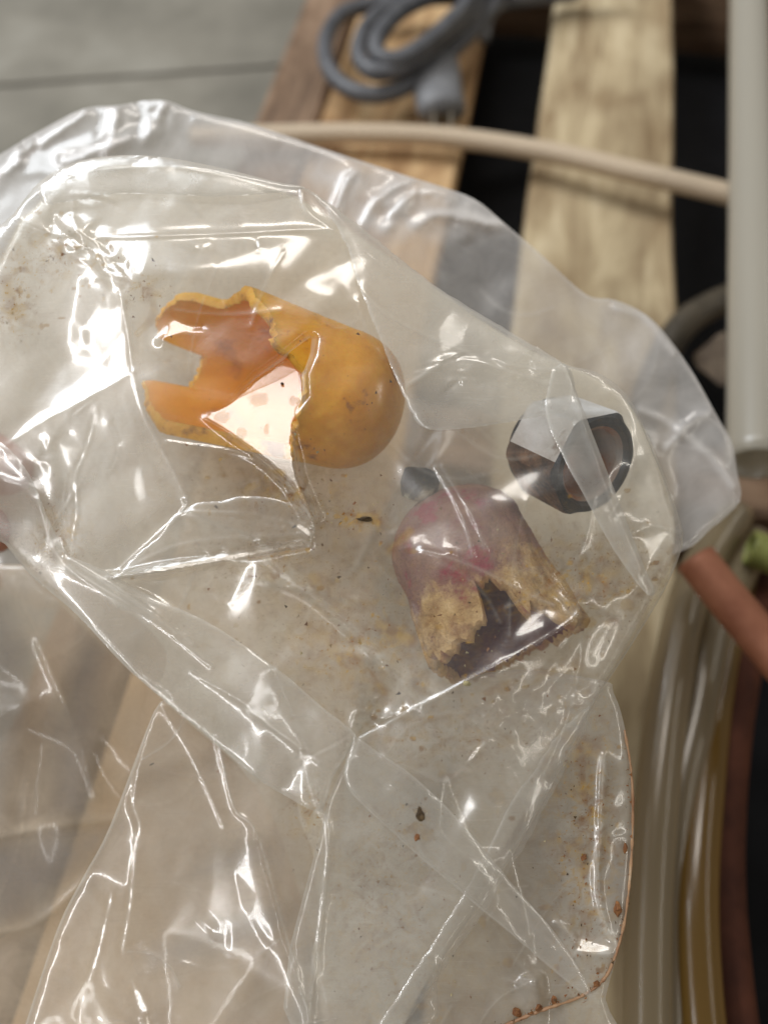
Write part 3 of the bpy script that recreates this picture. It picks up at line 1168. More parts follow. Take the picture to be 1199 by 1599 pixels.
sd.glint_line([(942, 1190), (936, 1300), (931, 1375), (943, 1440), (962, 1475)], L_MAIN, 2.2, 40, 0.02, 4)
sd.glint([(905, 1462), (948, 1478), (960, 1486), (930, 1490), (900, 1488)], L_MAIN, 10, 0.02)
for pts, w_, v_ in (([(905, 1170), (915, 1300), (905, 1420), (890, 1500)], 13, .6), ([(600, 1380), (640, 1430), (560, 1490)], 24, .35), ([(690, 1210), (760, 1230), (820, 1300)], 18, .3), ([(860, 1180), (820, 1290)], 10, .4), ([(880, 1150), (930, 1170)], 14, .4)):
    sd.smear(pts, w_, v_)
sd.folds(10, (560, 1100, 980, 1600), 0.10)
for _ in range(60):
    sd.spot((910 + RNG.normal() * 26, RNG.uniform(1150, 1520)), (RNG.uniform(1.5, 7), RNG.uniform(1.5, 7)), RNG.uniform(.3, .8))
for _ in range(26):
    sd.spot((RNG.uniform(560, 960), RNG.uniform(1100, 1600)), (RNG.uniform(2, 12), RNG.uniform(2, 10)), RNG.uniform(.15, .4))
sd.build('bottom_film', M_film, bag, 5, 5, 0.22)
seam_px = [(975, 1140), (985, 1200), (988, 1262), (985, 1350), (975, 1440), (955, 1508), (935, 1538), (900, 1560), (850, 1577), (790, 1602), (720, 1640)]
M_seam = surf('rust_stained_seam', [(0.3, (0.22, 0.10, 0.045)), (0.6, (0.40, 0.24, 0.13)), (0.75, (0.6, 0.5, 0.36))], scale=130, rough=0.5, bump=0.3)
sp = smooth_path([W(u, v, sd.depth(u - 6, v) - 0.0004) for u, v in seam_px], 8)
V, F = tube(sp, 0.00036 * (0.55 + 0.9 * np.random.default_rng(3).random(len(sp))), 8)
mesh_obj('seam', V, F, M_seam, bag)

# ---- front wall of the pouch
a_out = [(20, 335), (60, 285), (110, 255), (170, 243), (240, 243), (330, 258), (430, 283), (475, 292), (520, 322), (600, 385), (700, 462), (800, 522), (875, 566), (940, 585), (985, 625),
         (1015, 690), (1040, 750), (1066, 830), (1060, 870), (1045, 905), (1030, 935), (985, 1010), (932, 1093), (860, 1230), (780, 1370), (690, 1505), (620, 1640), (30, 1640),
         (40, 1600), (90, 1450), (130, 1370), (172, 1290), (240, 1112), (262, 1090), (200, 1045), (120, 960), (50, 900), (10, 850), (-40, 800), (-40, 420)]
sa = Sheet(a_out, base_front, 2.5, 21)
sa.bump((440, 620), (300, 300), 24)
sa.bump((770, 950), (210, 210), 44)
sa.bump((900, 720), (150, 150), 26)
FP = [(20, 335, 0), (185, 435, 22), (130, 372, 4), (500, 358, 6), (475, 292, 0), (205, 580, 20), (225, 650, 26), (290, 778, 30), (150, 614, 14), (0, 702, 4), (108, 868, 26), (172, 906, 24),
      (490, 828, 26), (330, 975, 8), (552, 1147, 32), (500, 1245, 20), (515, 1300, 22), (670, 668, 14), (880, 575, 18), (700, 463, 0), (1010, 900, 18), (895, 965, 24), (720, 1068, 34), (565, 1145, 12),
      (870, 900, -14), (610, 760, -20), (640, 1000, 0), (610, 860, 6), (380, 700, 16), (340, 1190, 8), (400, 1300, 22), (440, 1440, 14), (490, 1600, 22), (215, 1230, 20), (215, 1310, 18), (190, 1490, 16), (300, 1450, -8),
      (560, 1400, -10), (930, 1095, 10), (780, 1370, 6), (1065, 830, 0), (990, 830, 8), (100, 560, -8), (300, 420, 30), (640, 560, 10), (560, 480, 10), (440, 430, 24), (420, 520, 20), (330, 560, 24)]
FE = [(1, 5), (5, 6), (6, 7), (7, 11), (8, 9), (5, 8), (10, 11), (11, 12), (10, 13), (13, 14), (14, 15), (15, 16), (3, 4), (2, 3), (29, 30), (30, 31), (31, 32), (33, 34), (34, 35), (20, 21), (21, 22), (22, 23), (22, 38)]
sa.facets([(a, b, c * 0.85) for a, b, c in FP], FE, 8)
sa.crumple(130, 0.09, 6)
sa.crumple(38, 0.028, 3)
# crinkled zones
sa.crumple(18, 0.42, 2.5, np.clip(sa.near([(30, 340), (120, 360), (190, 440)], 28) + sa.near([(60, 300), (90, 270)], 22) + 0.3 * sa.near([(60, 720), (90, 700)], 30)
                                + sa.near([(760, 1120), (830, 1110), (900, 1085)], 30) + 0.8 * sa.near([(690, 590), (830, 570)], 28), 0, 1))
sa.haze += 0.085
sa.haze_poly([(-40, 420), (20, 335), (130, 372), (200, 440), (215, 580), (0, 700), (-40, 700)], 0.40, 50)  # haze raised at upper left to paint the film brightly lit
sa.haze_poly([(240, 1110), (300, 1150), (480, 1260), (520, 1640), (40, 1640), (170, 1290)], 0.10, 20)
sa.haze_poly([(60, 285), (170, 243), (330, 258), (475, 292), (500, 358), (130, 372), (40, 340)], 0.24, 15)
sa.haze_poly([(0, 705), (150, 612), (208, 580), (288, 775), (175, 895), (108, 868), (60, 760)], 0.20, 12)  # added haze pales this flap as if lit
sa.haze_poly([(200, 450), (560, 400), (620, 560), (640, 720), (290, 780)], -0.07, 25)
sa.haze_poly([(790, 660), (900, 610), (1000, 640), (1000, 760), (900, 820), (800, 790)], -0.06, 20)
sa.haze_poly([(610, 800), (880, 900), (895, 970), (720, 1070), (600, 1000)], -0.06, 25)
sa.haze_poly([(500, 1290), (560, 1200), (720, 1380), (600, 1600), (520, 1600)], 0.08, 25)
sa.haze_poly([(510, 540), (590, 560), (640, 620), (640, 720), (560, 740), (500, 700)], 0.07, 30)
sa.haze_poly([(620, 770), (760, 790), (840, 900), (740, 880), (640, 870)], 0.12, 25)
sa.dirt += 0.06
for c, r, v_ in (((460, 770), (70, 30), .5), ((430, 880), (90, 40), .35), ((20, 460), (30, 60), .5), ((90, 400), (60, 30), .35), ((550, 810), (50, 15), .7), ((900, 900), (140, 60), .40), ((80, 860), (40, 60), .5),
                 ((560, 1000), (120, 80), .35), ((480, 1270), (30, 40), .6), ((700, 1150), (140, 40), .3), ((225, 450), (30, 20), .4)):
    sa.dirt_blob(c, r, v_ * 1.5)
# creases with a shine
for pts, h, wd, hz in (([(130, 372), (350, 364), (500, 358), (545, 372), (620, 430), (705, 466)], 8, 6, 0.10), ([(20, 335), (60, 300), (130, 270), (200, 262)], 12, 6, 0.25),
                       ([(185, 435), (200, 520), (208, 580), (225, 645), (255, 705), (290, 778)], 3, 5, 0.08), ([(290, 778), (283, 800), (175, 900)], 8, 5, 0.16),
                       ([(0, 702), (60, 662), (150, 614), (208, 580)], 3, 7, 0.05), ([(260, 690), (400, 720), (490, 828)], 8, 5, 0.06), ([(550, 1147), (560, 1110), (610, 1120), (720, 1070), (895, 968), (880, 930), (860, 900)], 10, 6, 0.06),
                       ([(660, 860), (700, 870), (750, 890), (830, 930), (865, 945)], 9, 6, 0.16), ([(430, 1050), (480, 1170), (500, 1260), (515, 1300), (500, 1450), (480, 1600)], 10, 6, 0.10),
                       ([(340, 1150), (365, 1260), (400, 1300), (440, 1440), (490, 1610)], 12, 6, 0.12), ([(560, 470), (575, 520), (600, 560)], 6, 5, 0.06), ([(470, 292), (480, 330), (520, 358)], 8, 5, 0.10),
                       ([(680, 730), (710, 780), (730, 830), (740, 870)], 7, 4, 0.10), ([(690, 728), (735, 800), (760, 860)], 7, 4, 0.08), ([(930, 1095), (860, 1230), (780, 1370)], 6, 6, 0.10), ([(250, 1100), (300, 1180), (350, 1290)], 8, 7, 0.05),
                       ([(840, 900), (905, 965), (880, 1010)], 5, 5, 0.05), ([(600, 1180), (640, 1200), (700, 1220), (760, 1160)], 8, 6, 0.10), ([(985, 833), (1020, 822), (1060, 832)], 7, 5, 0.12)):
    sa.ridge(pts, h, wd, hz)
sa.folds(20, (20, 300, 1020, 1080), 0.13)
sa.folds(12, (100, 1080, 800, 1600), 0.12)
for c, r_, v_ in (((405, 623), (17, 11), .5), ((459, 626), (8, 7), .5), ((347, 652), (12, 9), .45), ((377, 678), (8, 13), .35), ((416, 671), (4, 9), .5), ((655, 1268), (9, 10), .6), ((652, 1292), (14, 8), .35),
                  ((640, 860), (10, 5), .4), ((575, 806), (18, 8), .55), ((520, 1015), (10, 14), .35), ((480, 1265), (12, 26), .3), ((980, 945), (12, 10), .35), ((955, 972), (12, 7), .4), ((920, 972), (12, 8), .4)):
    sa.spot(c, r_, v_)
for _ in range(150):
    q_ = RNG.choice(5)
    cx, cy, sx_, sy_ = ((500, 930, 110, 70), (930, 900, 90, 70), (430, 760, 70, 40), (100, 420, 50, 50), (780, 1120, 130, 60))[q_]
    sa.spot((cx + RNG.normal() * sx_, cy + RNG.normal() * sy_), (RNG.uniform(1.5, 6), RNG.uniform(1.5, 5)), RNG.uniform(.3, .8))
for pts, w_, v_ in (([(430, 880), (500, 920), (560, 960), (640, 1000)], 16, .45), ([(420, 850), (480, 900), (540, 905)], 12, .4), ([(520, 1005), (570, 1040), (600, 1080)], 9, .5), ([(535, 800), (590, 815)], 9, .7), ([(860, 925), (960, 890)], 14, .4), ([(960, 870), (1000, 910), (985, 930)], 14, .45),
                   ([(430, 735), (470, 775), (520, 800)], 10, .55), ([(440, 760), (500, 790)], 8, .5), ([(400, 930), (470, 960), (520, 1010)], 14, .3), ([(10, 440), (25, 500)], 12, .4), ([(60, 860), (85, 830)], 12, .5), ([(610, 860), (640, 830)], 9, .4), ([(570, 960), (572, 1000), (590, 1015)], 5, .5),
                   ([(230, 440), (240, 490), (215, 520)], 10, .3), ([(740, 1090), (820, 1060), (900, 1040)], 14, .3), ([(470, 1240), (485, 1300)], 12, .4), ([(640, 1290), (670, 1300)], 8, .4), ([(320, 700), (390, 725), (440, 740)], 7, .6)):
    sa.smear(pts, w_, v_)
# shining facets
sa.glint([(484, 530), (440, 565), (400, 592), (360, 628), (318, 652), (345, 668), (390, 700), (425, 728), (455, 757), (488, 806), (462, 742), (455, 690), (458, 650), (472, 622), (470, 585), (482, 550)], L_MAIN, 5, 0, (430, 650))
sa.glint([(272, 498), (255, 530), (290, 518), (315, 510), (290, 506)], L_MAIN, 8)
sa.glint([(175, 902), (250, 884), (390, 858), (472, 846), (478, 852), (400, 868), (260, 894)], L_MAIN, 4)
sa.glint([(465, 815), (482, 822), (488, 838), (478, 840), (462, 822)], L_MAIN, 4)
GL = [([(150, 642), (138, 690), (128, 715), (117, 745), (119, 800), (108, 866)], L_SIDE, 2.4, 60, .01), ([(105, 742), (98, 790), (107, 866)], L_SIDE, 1.4, 40, .02), ([(120, 362), (150, 385), (178, 418), (190, 435)], L_SIDE, 3.0, 16, .05),
      ([(20, 340), (45, 352), (75, 365), (100, 372)], L_SIDE, 2.2, 20, .04), ([(22, 330), (50, 300), (80, 285)], L_SIDE, 2, 20, .05), ([(140, 438), (175, 432), (195, 440)], L_SIDE, 1.6, 30, .02), ([(250, 700), (272, 740), (287, 772)], L_MAIN, 1.6, 50, .01),
      ([(240, 1105), (218, 1180), (207, 1250), (218, 1290), (210, 1330), (205, 1400), (190, 1490)], L_SIDE, 3.4, 34, .03), ([(175, 1395), (160, 1460), (150, 1500), (130, 1560), (124, 1600)], L_SIDE, 2.8, 28, .04),
      ([(340, 1165), (352, 1230), (358, 1270)], L_SIDE, 2.4, 30, .03), ([(398, 1300), (412, 1350), (432, 1420), (445, 1470), (470, 1540), (492, 1600)], L_SIDE, 2.8, 46, .02), ([(548, 1150), (540, 1180), (510, 1220), (500, 1250)], L_SIDE, 2.2, 26, .03),
      ([(210, 1540), (225, 1580), (235, 1610)], L_SIDE, 7, 40, .02), ([(170, 742), (185, 700), (172, 660)], L_SIDE, 1.0, 30, .02), ([(660, 1010), (672, 1022)], L_MAIN, 2.5, 20, .0), ([(780, 1130), (786, 1140)], L_MAIN, 2, 10, .02),
      ([(810, 1110), (850, 1104), (880, 1096), (925, 1092)], L_MAIN, 3.0, 9, .08), ([(720, 1118), (760, 1132), (790, 1126)], L_MAIN, 2, 9, .08), ([(700, 866), (750, 890), (800, 915)], L_MAIN, 1.4, 40, .02), ([(345, 462), (352, 480)], L_MAIN, 3, 16, .01),
      ([(640, 582), (690, 568), (722, 552)], L_MAIN, 1.8, 40, .01), ([(695, 608), (715, 590), (745, 590)], L_MAIN, 2.4, 20, .04), ([(985, 833), (1010, 823)], L_MAIN, 2.2, 26, .01),
      ([(550, 1148), (505, 1172), (460, 1190)], L_SIDE, 1.2, 40, .02), ([(150, 620), (110, 650)], L_SIDE, 1.4, 20, .03),
      ([(310, 385), (325, 382)], L_MAIN, 2, 10, .03), ([(400, 372), (404, 388)], L_MAIN, 1.5, 10, .03), ([(690, 1190), (740, 1205)], L_MAIN, 2, 14, .05), ([(800, 1200), (830, 1260)], L_MAIN, 1.5, 14, .05), ([(115, 305), (165, 310), (180, 318)], L_SIDE, 1.6, 16, .05),
      ([(470, 1380), (490, 1480), (500, 1560)], L_SIDE, 1.6, 30, .04), ([(560, 1000), (590, 1015)], L_MAIN, 2, 12, .04), ([(560, 480), (572, 515), (590, 540)], L_SIDE, 1.2, 20, .04)]
for pts, lamp, wd, sg_, jt in GL:
    sa.glint_line(pts, lamp, wd, sg_, jt, 4.0)
sa.build('pouch_front', M_film, bag, 6, 5, 0.25)


# ---- folded-over flaps lying on the front wall
def flap(name, outline, lift, haze, seed, creases=(), glints=(), cr=0.10, mat=None, curl=3):
    outline = curve2(list(outline) + [outline[0]], 5, 1.3, seed)[:-1]
    s = Sheet(outline, base_front, 2.5, seed)
    # follow the front wall
    j = np.clip(np.round((s.V - sa.V[0, 0]) / sa.step).astype(int), 0, sa.V.shape[0] - 1)
    i = np.clip(np.round((s.U - sa.U[0, 0]) / sa.step).astype(int), 0, sa.U.shape[1] - 1)
    base = blur(sa.D, 14)[j, i]
    s.D = base - lift * PXM
    s.crumple(90, cr * 0.6, 4)
    s.crumple(34, cr * 0.28, 3)
    s.haze += haze
    for pts, h, wd, hz in creases:
        s.ridge(pts, h, wd, hz)
    for pts, lamp, wd, sg_, jt in glints:
        s.glint_line(pts, lamp, wd, sg_, jt, 4.0)
    return s.build(name, mat or M_film, bag, curl, 5, 0.16)


flap('folded_or_grey_film', [(478, 292), (560, 350), (640, 415), (705, 463), (800, 520), (882, 570), (897, 602), (885, 640), (850, 648), (760, 664), (668, 670), (640, 640), (620, 595), (590, 520), (560, 440), (525, 350)], 16, 0.26, 31,
     [([(560, 450), (620, 500), (760, 560), (880, 580)], 8, 8, 0.08), ([(640, 600), (720, 560), (860, 600)], 8, 8, 0.06)],
     [([(645, 582), (690, 566), (724, 552)], L_MAIN, 1.8, 40, .01), ([(694, 610), (715, 592), (748, 592)], L_MAIN, 2.6, 14, .05), ([(770, 560), (815, 588)], L_MAIN, 2, 24, .03), ([(800, 572), (830, 550), (862, 528)], L_MAIN, 2.4, 40, .01), ([(840, 590), (870, 580)], L_MAIN, 3, 14, .05)])
flap('folded_or_grey_film', [(862, 575), (884, 570), (903, 620), (930, 690), (962, 772), (1006, 885), (1022, 920), (1008, 926), (960, 862), (915, 780), (880, 715), (852, 645)], 24, 0.30, 32,
     [([(885, 580), (930, 720), (1000, 890)], 8, 6, 0.05)])
flap('folded_or_grey_film', [(108, 868), (160, 890), (230, 928), (330, 975), (440, 1050), (500, 1102), (553, 1145), (549, 1168), (520, 1215), (500, 1266), (450, 1246), (390, 1207), (300, 1130), (200, 1045), (120, 960), (50, 900), (8, 850), (-40, 800), (-40, 690), (0, 690), (45, 740), (80, 820)], 14, 0.26, 33,
     [([(60, 780), (100, 880), (240, 970), (330, 1040)], 10, 9, 0.10), ([(110, 872), (180, 918), (300, 1005)], 8, 5, 0.22), ([(300, 1050), (400, 1110), (500, 1190)], 8, 8, 0.05), ([(390, 1110), (470, 1170)], 7, 5, 0.06)],
     [([(160, 905), (230, 955), (300, 1003)], L_SIDE, 1.6, 60, .01), ([(65, 916), (82, 930)], L_SIDE, 5, 20, .02), ([(470, 1190), (520, 1165), (546, 1150)], L_SIDE, 1.2, 40, .01), ([(545, 1155), (535, 1185), (520, 1200)], L_SIDE, 1.6, 26, .02)])
flap('folded_or_grey_film', [(552, 1148), (640, 1208), (720, 1285), (800, 1382), (870, 1462), (922, 1548), (900, 1545), (800, 1462), (700, 1378), (600, 1288), (540, 1222)], 14, 0.17, 34,
     [([(560, 1180), (700, 1310), (860, 1480)], 7, 8, 0.04)])
flap('folded_or_grey_film', [(173, 906), (230, 852), (286, 795), (340, 782), (400, 774), (455, 786), (484, 806), (493, 826), (486, 848), (470, 856), (330, 880)], 14, 0.08, 35,
     [([(290, 800), (400, 805), (478, 820)], 8, 5, 0.06), ([(180, 900), (290, 850), (470, 835)], 7, 5, 0.04)],
     [([(178, 902), (250, 886), (330, 871), (400, 859), (474, 848)], L_MAIN, 4.2, 90, .004), ([(330, 815), (400, 812), (450, 818), (475, 834), (482, 842)], L_MAIN, 1.8, 20, .03), ([(398, 846), (402, 868)], L_MAIN, 1.5, 12, .02)], 0.05)
flap('folded_or_grey_film', [(60, 290), (110, 257), (170, 244), (240, 244), (330, 259), (430, 284), (476, 293), (400, 303), (330, 306), (200, 302), (120, 312), (70, 318)], 12, 0.28, 36,
     [([(150, 262), (300, 262), (470, 292)], 6, 6, 0.05)], [([(150, 252), (200, 246), (245, 244)], L_SIDE, 1.4, 50, .01), ([(85, 280), (95, 262), (108, 275)], L_SIDE, 2.0, 12, .05)])
flap('folded_or_grey_film', [(925, 1100), (905, 1160), (850, 1260), (790, 1372), (700, 1505), (640, 1590), (610, 1640), (570, 1640), (640, 1530), (720, 1400), (790, 1270), (870, 1150)], 10, 0.08, 37)

# ------------------------------------------------------------------ broken caps
def cup(name, label, cat, tip, adir, tilt, depth, table, R, flare, dome, thick, mats, seed, jag=3.0, lumpy=0.05, group=None, nphi=168, na=46):
    """hollow domed cap whose open end is broken along table[phi] (phi 0 = towards the camera)"""
    r = np.random.default_rng(seed)
    s = depth / FPX
    au, av = np.array(adir, float) / np.linalg.norm(adir)
    ax = math.cos(tilt) * (au * AR - av * AU) - math.sin(tilt) * AF
    near = -AF - ax * np.dot(-AF, ax)
    near /= np.linalg.norm(near)
    nn = np.cross(ax, near)
    want = av * -1 * -1 * 0
    img = -av * AR * 0
    # image-space normal: rotate axis so that it points to the upper/right side
    pu, pv = -av, au
    if pv > 0:
        pu, pv = -pu, -pv
    wantv = pu * AR - pv * AU
    if np.dot(nn, wantv) < 0:
        nn = -nn
    o = W(tip[0], tip[1], depth)
    ph = np.linspace(0, 2 * math.pi, nphi, endpoint=False)
    deg = np.degrees(ph)

    def rad(a, R0):
        e = np.clip((dome - a) / dome, 0, 1)
        return R0 * np.sqrt(np.clip(1 - e ** 2.4, 0, 1)) + flare * np.maximum(a - dome, 0)

    # rim of the break: the point of the wall that matches each observed rim point
    ga, gp_ = np.meshgrid(np.arange(40, 460, 2.0), np.arange(-50, 50.1, 1.0))
    tb = []
    for (u_, v_, p0) in table:
        pr = np.radians(p0 + gp_)
        rr = rad(ga, R)
        X = o - CAM + s * (ga[..., None] * ax + rr[..., None] * (np.cos(pr)[..., None] * near + np.sin(pr)[..., None] * nn))
        zz = X @ AF
        e = np.hypot(CU + FPX * (X @ AR) / zz - u_, CV - FPX * (X @ AU) / zz - v_) + 0.06 * np.abs(gp_)
        k = np.unravel_index(np.argmin(e), e.shape)
        f_ = p0 + gp_[k]
        tb.append((max(f_, tb[-1][0] + 0.9) if tb else f_, ga[k]))
    xs = np.array([t[0] for t in tb] + [tb[0][0] + 360], float)
    ys = np.array([t[1] for t in tb] + [tb[0][1]], float)
    dd = (deg - xs[0]) % 360 + xs[0]
    amax = np.interp(dd, xs, ys)
    jn_ = r.normal(0, jag, nphi)
    amax = amax + 0.6 * jn_ + 0.4 * np.roll(jn_, 1)

    tt = np.linspace(0, 1, na)
    wob = fbm(np.cos(ph)[:, None] * 3 + 9 + 0 * tt, np.sin(ph)[:, None] * 3 + 9 + 6 * tt, 1.0, seed)

    wob2 = fbm(np.cos(ph)[:, None] * 14 + 40 + 0 * tt, np.sin(ph)[:, None] * 14 + 40 + 26 * tt, 1.0, seed + 50)

    def surf_(inner):
        V = np.zeros((nphi, na, 3))
        for i in range(nphi):
            t = tt ** 1.4
            a = t * amax[i]
            if inner:
                a = thick + t * (amax[i] - thick)
                rr = rad(a - thick, R - thick)
            else:
                rr = rad(a, R)
            rr = rr * (1 + lumpy * (wob[i] - 0.5) + 0.45 * lumpy * (wob2[i] - 0.5))
            V[i] = o + s * (a[:, None] * ax + rr[:, None] * (math.cos(ph[i]) * near + math.sin(ph[i]) * nn))
        return V

    Vo, Vi = surf_(False), surf_(True)
    th = thing(name, label, cat, o + s * ax * 120, group)

    def grid(V, flip):
        F = []
        for i in range(nphi):
            k = (i + 1) % nphi
            for j in range(na - 1):
                f = (i * na + j, k * na + j, k * na + j + 1, i * na + j + 1)
                F.append(f[::-1] if flip else f)
        return F

    a_ = mesh_obj('outer_wall', Vo.reshape(-1, 3), grid(Vo, False), mats[0], th)
    at_ = a_.data.attributes.new('along', 'FLOAT', 'POINT')
    at_.data.foreach_set('value', (tt[None, :] ** 1.4 * amax[:, None] / amax.max()).ravel().astype(np.float32))
    b_ = mesh_obj('inner_wall', Vi.reshape(-1, 3), grid(Vi, True), mats[1], th)
    # broken edge with a rough thickness
    m = 5
    E = np.zeros((nphi, m, 3))
    for i in range(nphi):
        p, q = Vo[i, -1], Vi[i, -1]
        for j in range(m):
            x = j / (m - 1)
            b = math.sin(math.pi * x) * s * (6.5 + r.normal(0, 1.3))
            E[i, j] = p * (1 - x) + q * x + ax * b
    F = []
    for i in range(nphi):
        k = (i + 1) % nphi
        for j in range(m - 1):
            F.append((i * m + j, k * m + j, k * m + j + 1, i * m + j + 1))
    mesh_obj('broken_edge', E.reshape(-1, 3), F, mats[2], th)
    return th


M_or_out = surf('orange_plastic', [(0.30, (0.30, 0.10, 0.03)), (0.40, (0.74, 0.33, 0.02)), (0.75, (0.88, 0.45, 0.035))], scale=120, rough=0.4, bump=0.15, sss=0.8, sssr=0.007, detail=5)
M_or_in = surf('deep_orange_plastic', [(0.30, (0.40, 0.12, 0.012)), (0.44, (0.80, 0.31, 0.006)), (0.75, (0.90, 0.40, 0.01))], scale=60, rough=0.35, bump=0.08, sss=0.5, sssr=0.004)
M_or_edge = surf('fractured_orange', [(0.36, (0.26, 0.11, 0.045)), (0.48, (0.76, 0.38, 0.04)), (0.75, (0.84, 0.48, 0.06))], scale=110, rough=0.55, bump=0.4, sss=0.3, sssr=0.002)
cup('broken_cap', 'broken orange plastic cap with jagged tongues at its open end', 'plastic cap', (627, 652), (-.96, -.28), math.radians(4), base_front(0, 640) + 122 * PXM,
    [(345, 706, -85), (400, 724, -75), (432, 732, -65), (457, 728, -58), (460, 690, -35), (466, 650, -15), (477, 610, 5), (474, 575, 16), (455, 552, 26), (434, 543, 34), (430, 510, 46), (417, 480, 62), (396, 459, 76),
     (378, 455, 88), (354, 470, 98), (320, 446, 106), (288, 456, 120), (262, 480, 136), (250, 502, 156), (254, 530, 166), (322, 552, 176), (310, 598, 190), (296, 614, 200), (262, 601, 208), (228, 600, 212), (236, 650, 234), (258, 690, 262), (300, 694, 268)], 108, 0.09, 105, 20, (M_or_out, M_or_in, M_or_edge), 5, lumpy=0.03)
def crusted_material():
    m, nt, out = newmat('red_plastic_crusted')
    L = nt.links.new
    co = objcoord(nt)
    t = nd(nt, 'Attribute', attribute_name='along').outputs['Fac']
    n1 = noise(nt, 62, 8, 0.65, co)
    n2 = noise(nt, 150, 6, 0.65, co)
    k = math2(nt, 'ADD', t, math2(nt, 'MULTIPLY', math2(nt, 'SUBTRACT', n1, 0.5), 0.9))
    dusty = ramp(nt, n1, [(0.35, (0.27, 0.03, 0.05)), (0.41, (0.24, 0.105, 0.085)), (0.54, (0.30, 0.165, 0.105)), (0.68, (0.17, 0.095, 0.07))])
    tan = ramp(nt, n2, [(0.34, (0.32, 0.17, 0.07)), (0.52, (0.58, 0.38, 0.17)), (0.68, (0.70, 0.50, 0.27))])
    mx = nd(nt, 'Mix', data_type='RGBA')
    L(ramp(nt, k, [(0.54, (0, 0, 0)), (0.66, (1, 1, 1))]), mx.inputs[0])
    L(dusty, mx.inputs[6])
    L(tan, mx.inputs[7])
    b = nd(nt, 'BsdfPrincipled')
    b.inputs['Roughness'].default_value = 0.8
    L(mx.outputs[2], b.inputs['Base Color'])
    bp = nd(nt, 'Bump')
    bp.inputs['Strength'].default_value = 0.9
    bp.inputs['Distance'].default_value = 0.002
    L(noise(nt, 230, 7, 0.7, co), bp.inputs['Height'])
    L(bp.outputs[0], b.inputs['Normal'])
    L(b.outputs[0], out.inputs[0])
    return m


M_rd_out = crusted_material()
M_rd_in = surf('dark_purple_plastic', [(0.30, (0.11, 0.022, 0.042)), (0.55, (0.17, 0.045, 0.065)), (0.75, (0.28, 0.13, 0.09))], scale=60, rough=0.35, bump=0.1)
M_rd_edge = surf('tan_fracture', [(0.30, (0.34, 0.10, 0.08)), (0.5, (0.55, 0.34, 0.15)), (0.75, (0.66, 0.44, 0.20))], scale=130, rough=0.8, bump=0.6)
cup('broken_cap', 'broken dark red plastic cap crusted with tan dirt, open end down', 'plastic cap', (684, 778), (.40, .915), math.radians(24), base_front(0, 930) + 185 * PXM,
    [(640, 955, -84), (650, 985, -74), (666, 1018, -64), (690, 1026, -52), (715, 998, -36), (754, 966, -20), (748, 930, -14), (736, 906, -8), (762, 900, 4), (795, 914, 13), (804, 945, 18), (818, 968, 24), (832, 945, 30), (838, 936, 34), (866, 950, 46), (895, 968, 62),
     (893, 986, 82), (850, 1006, 130), (800, 1030, 160), (760, 1048, 190), (708, 1064, 225), (670, 1042, 250), (648, 1012, 266)], 104, 0.07, 95, 18, (M_rd_out, M_rd_in, M_rd_edge), 9, lumpy=0.10, jag=5.5)

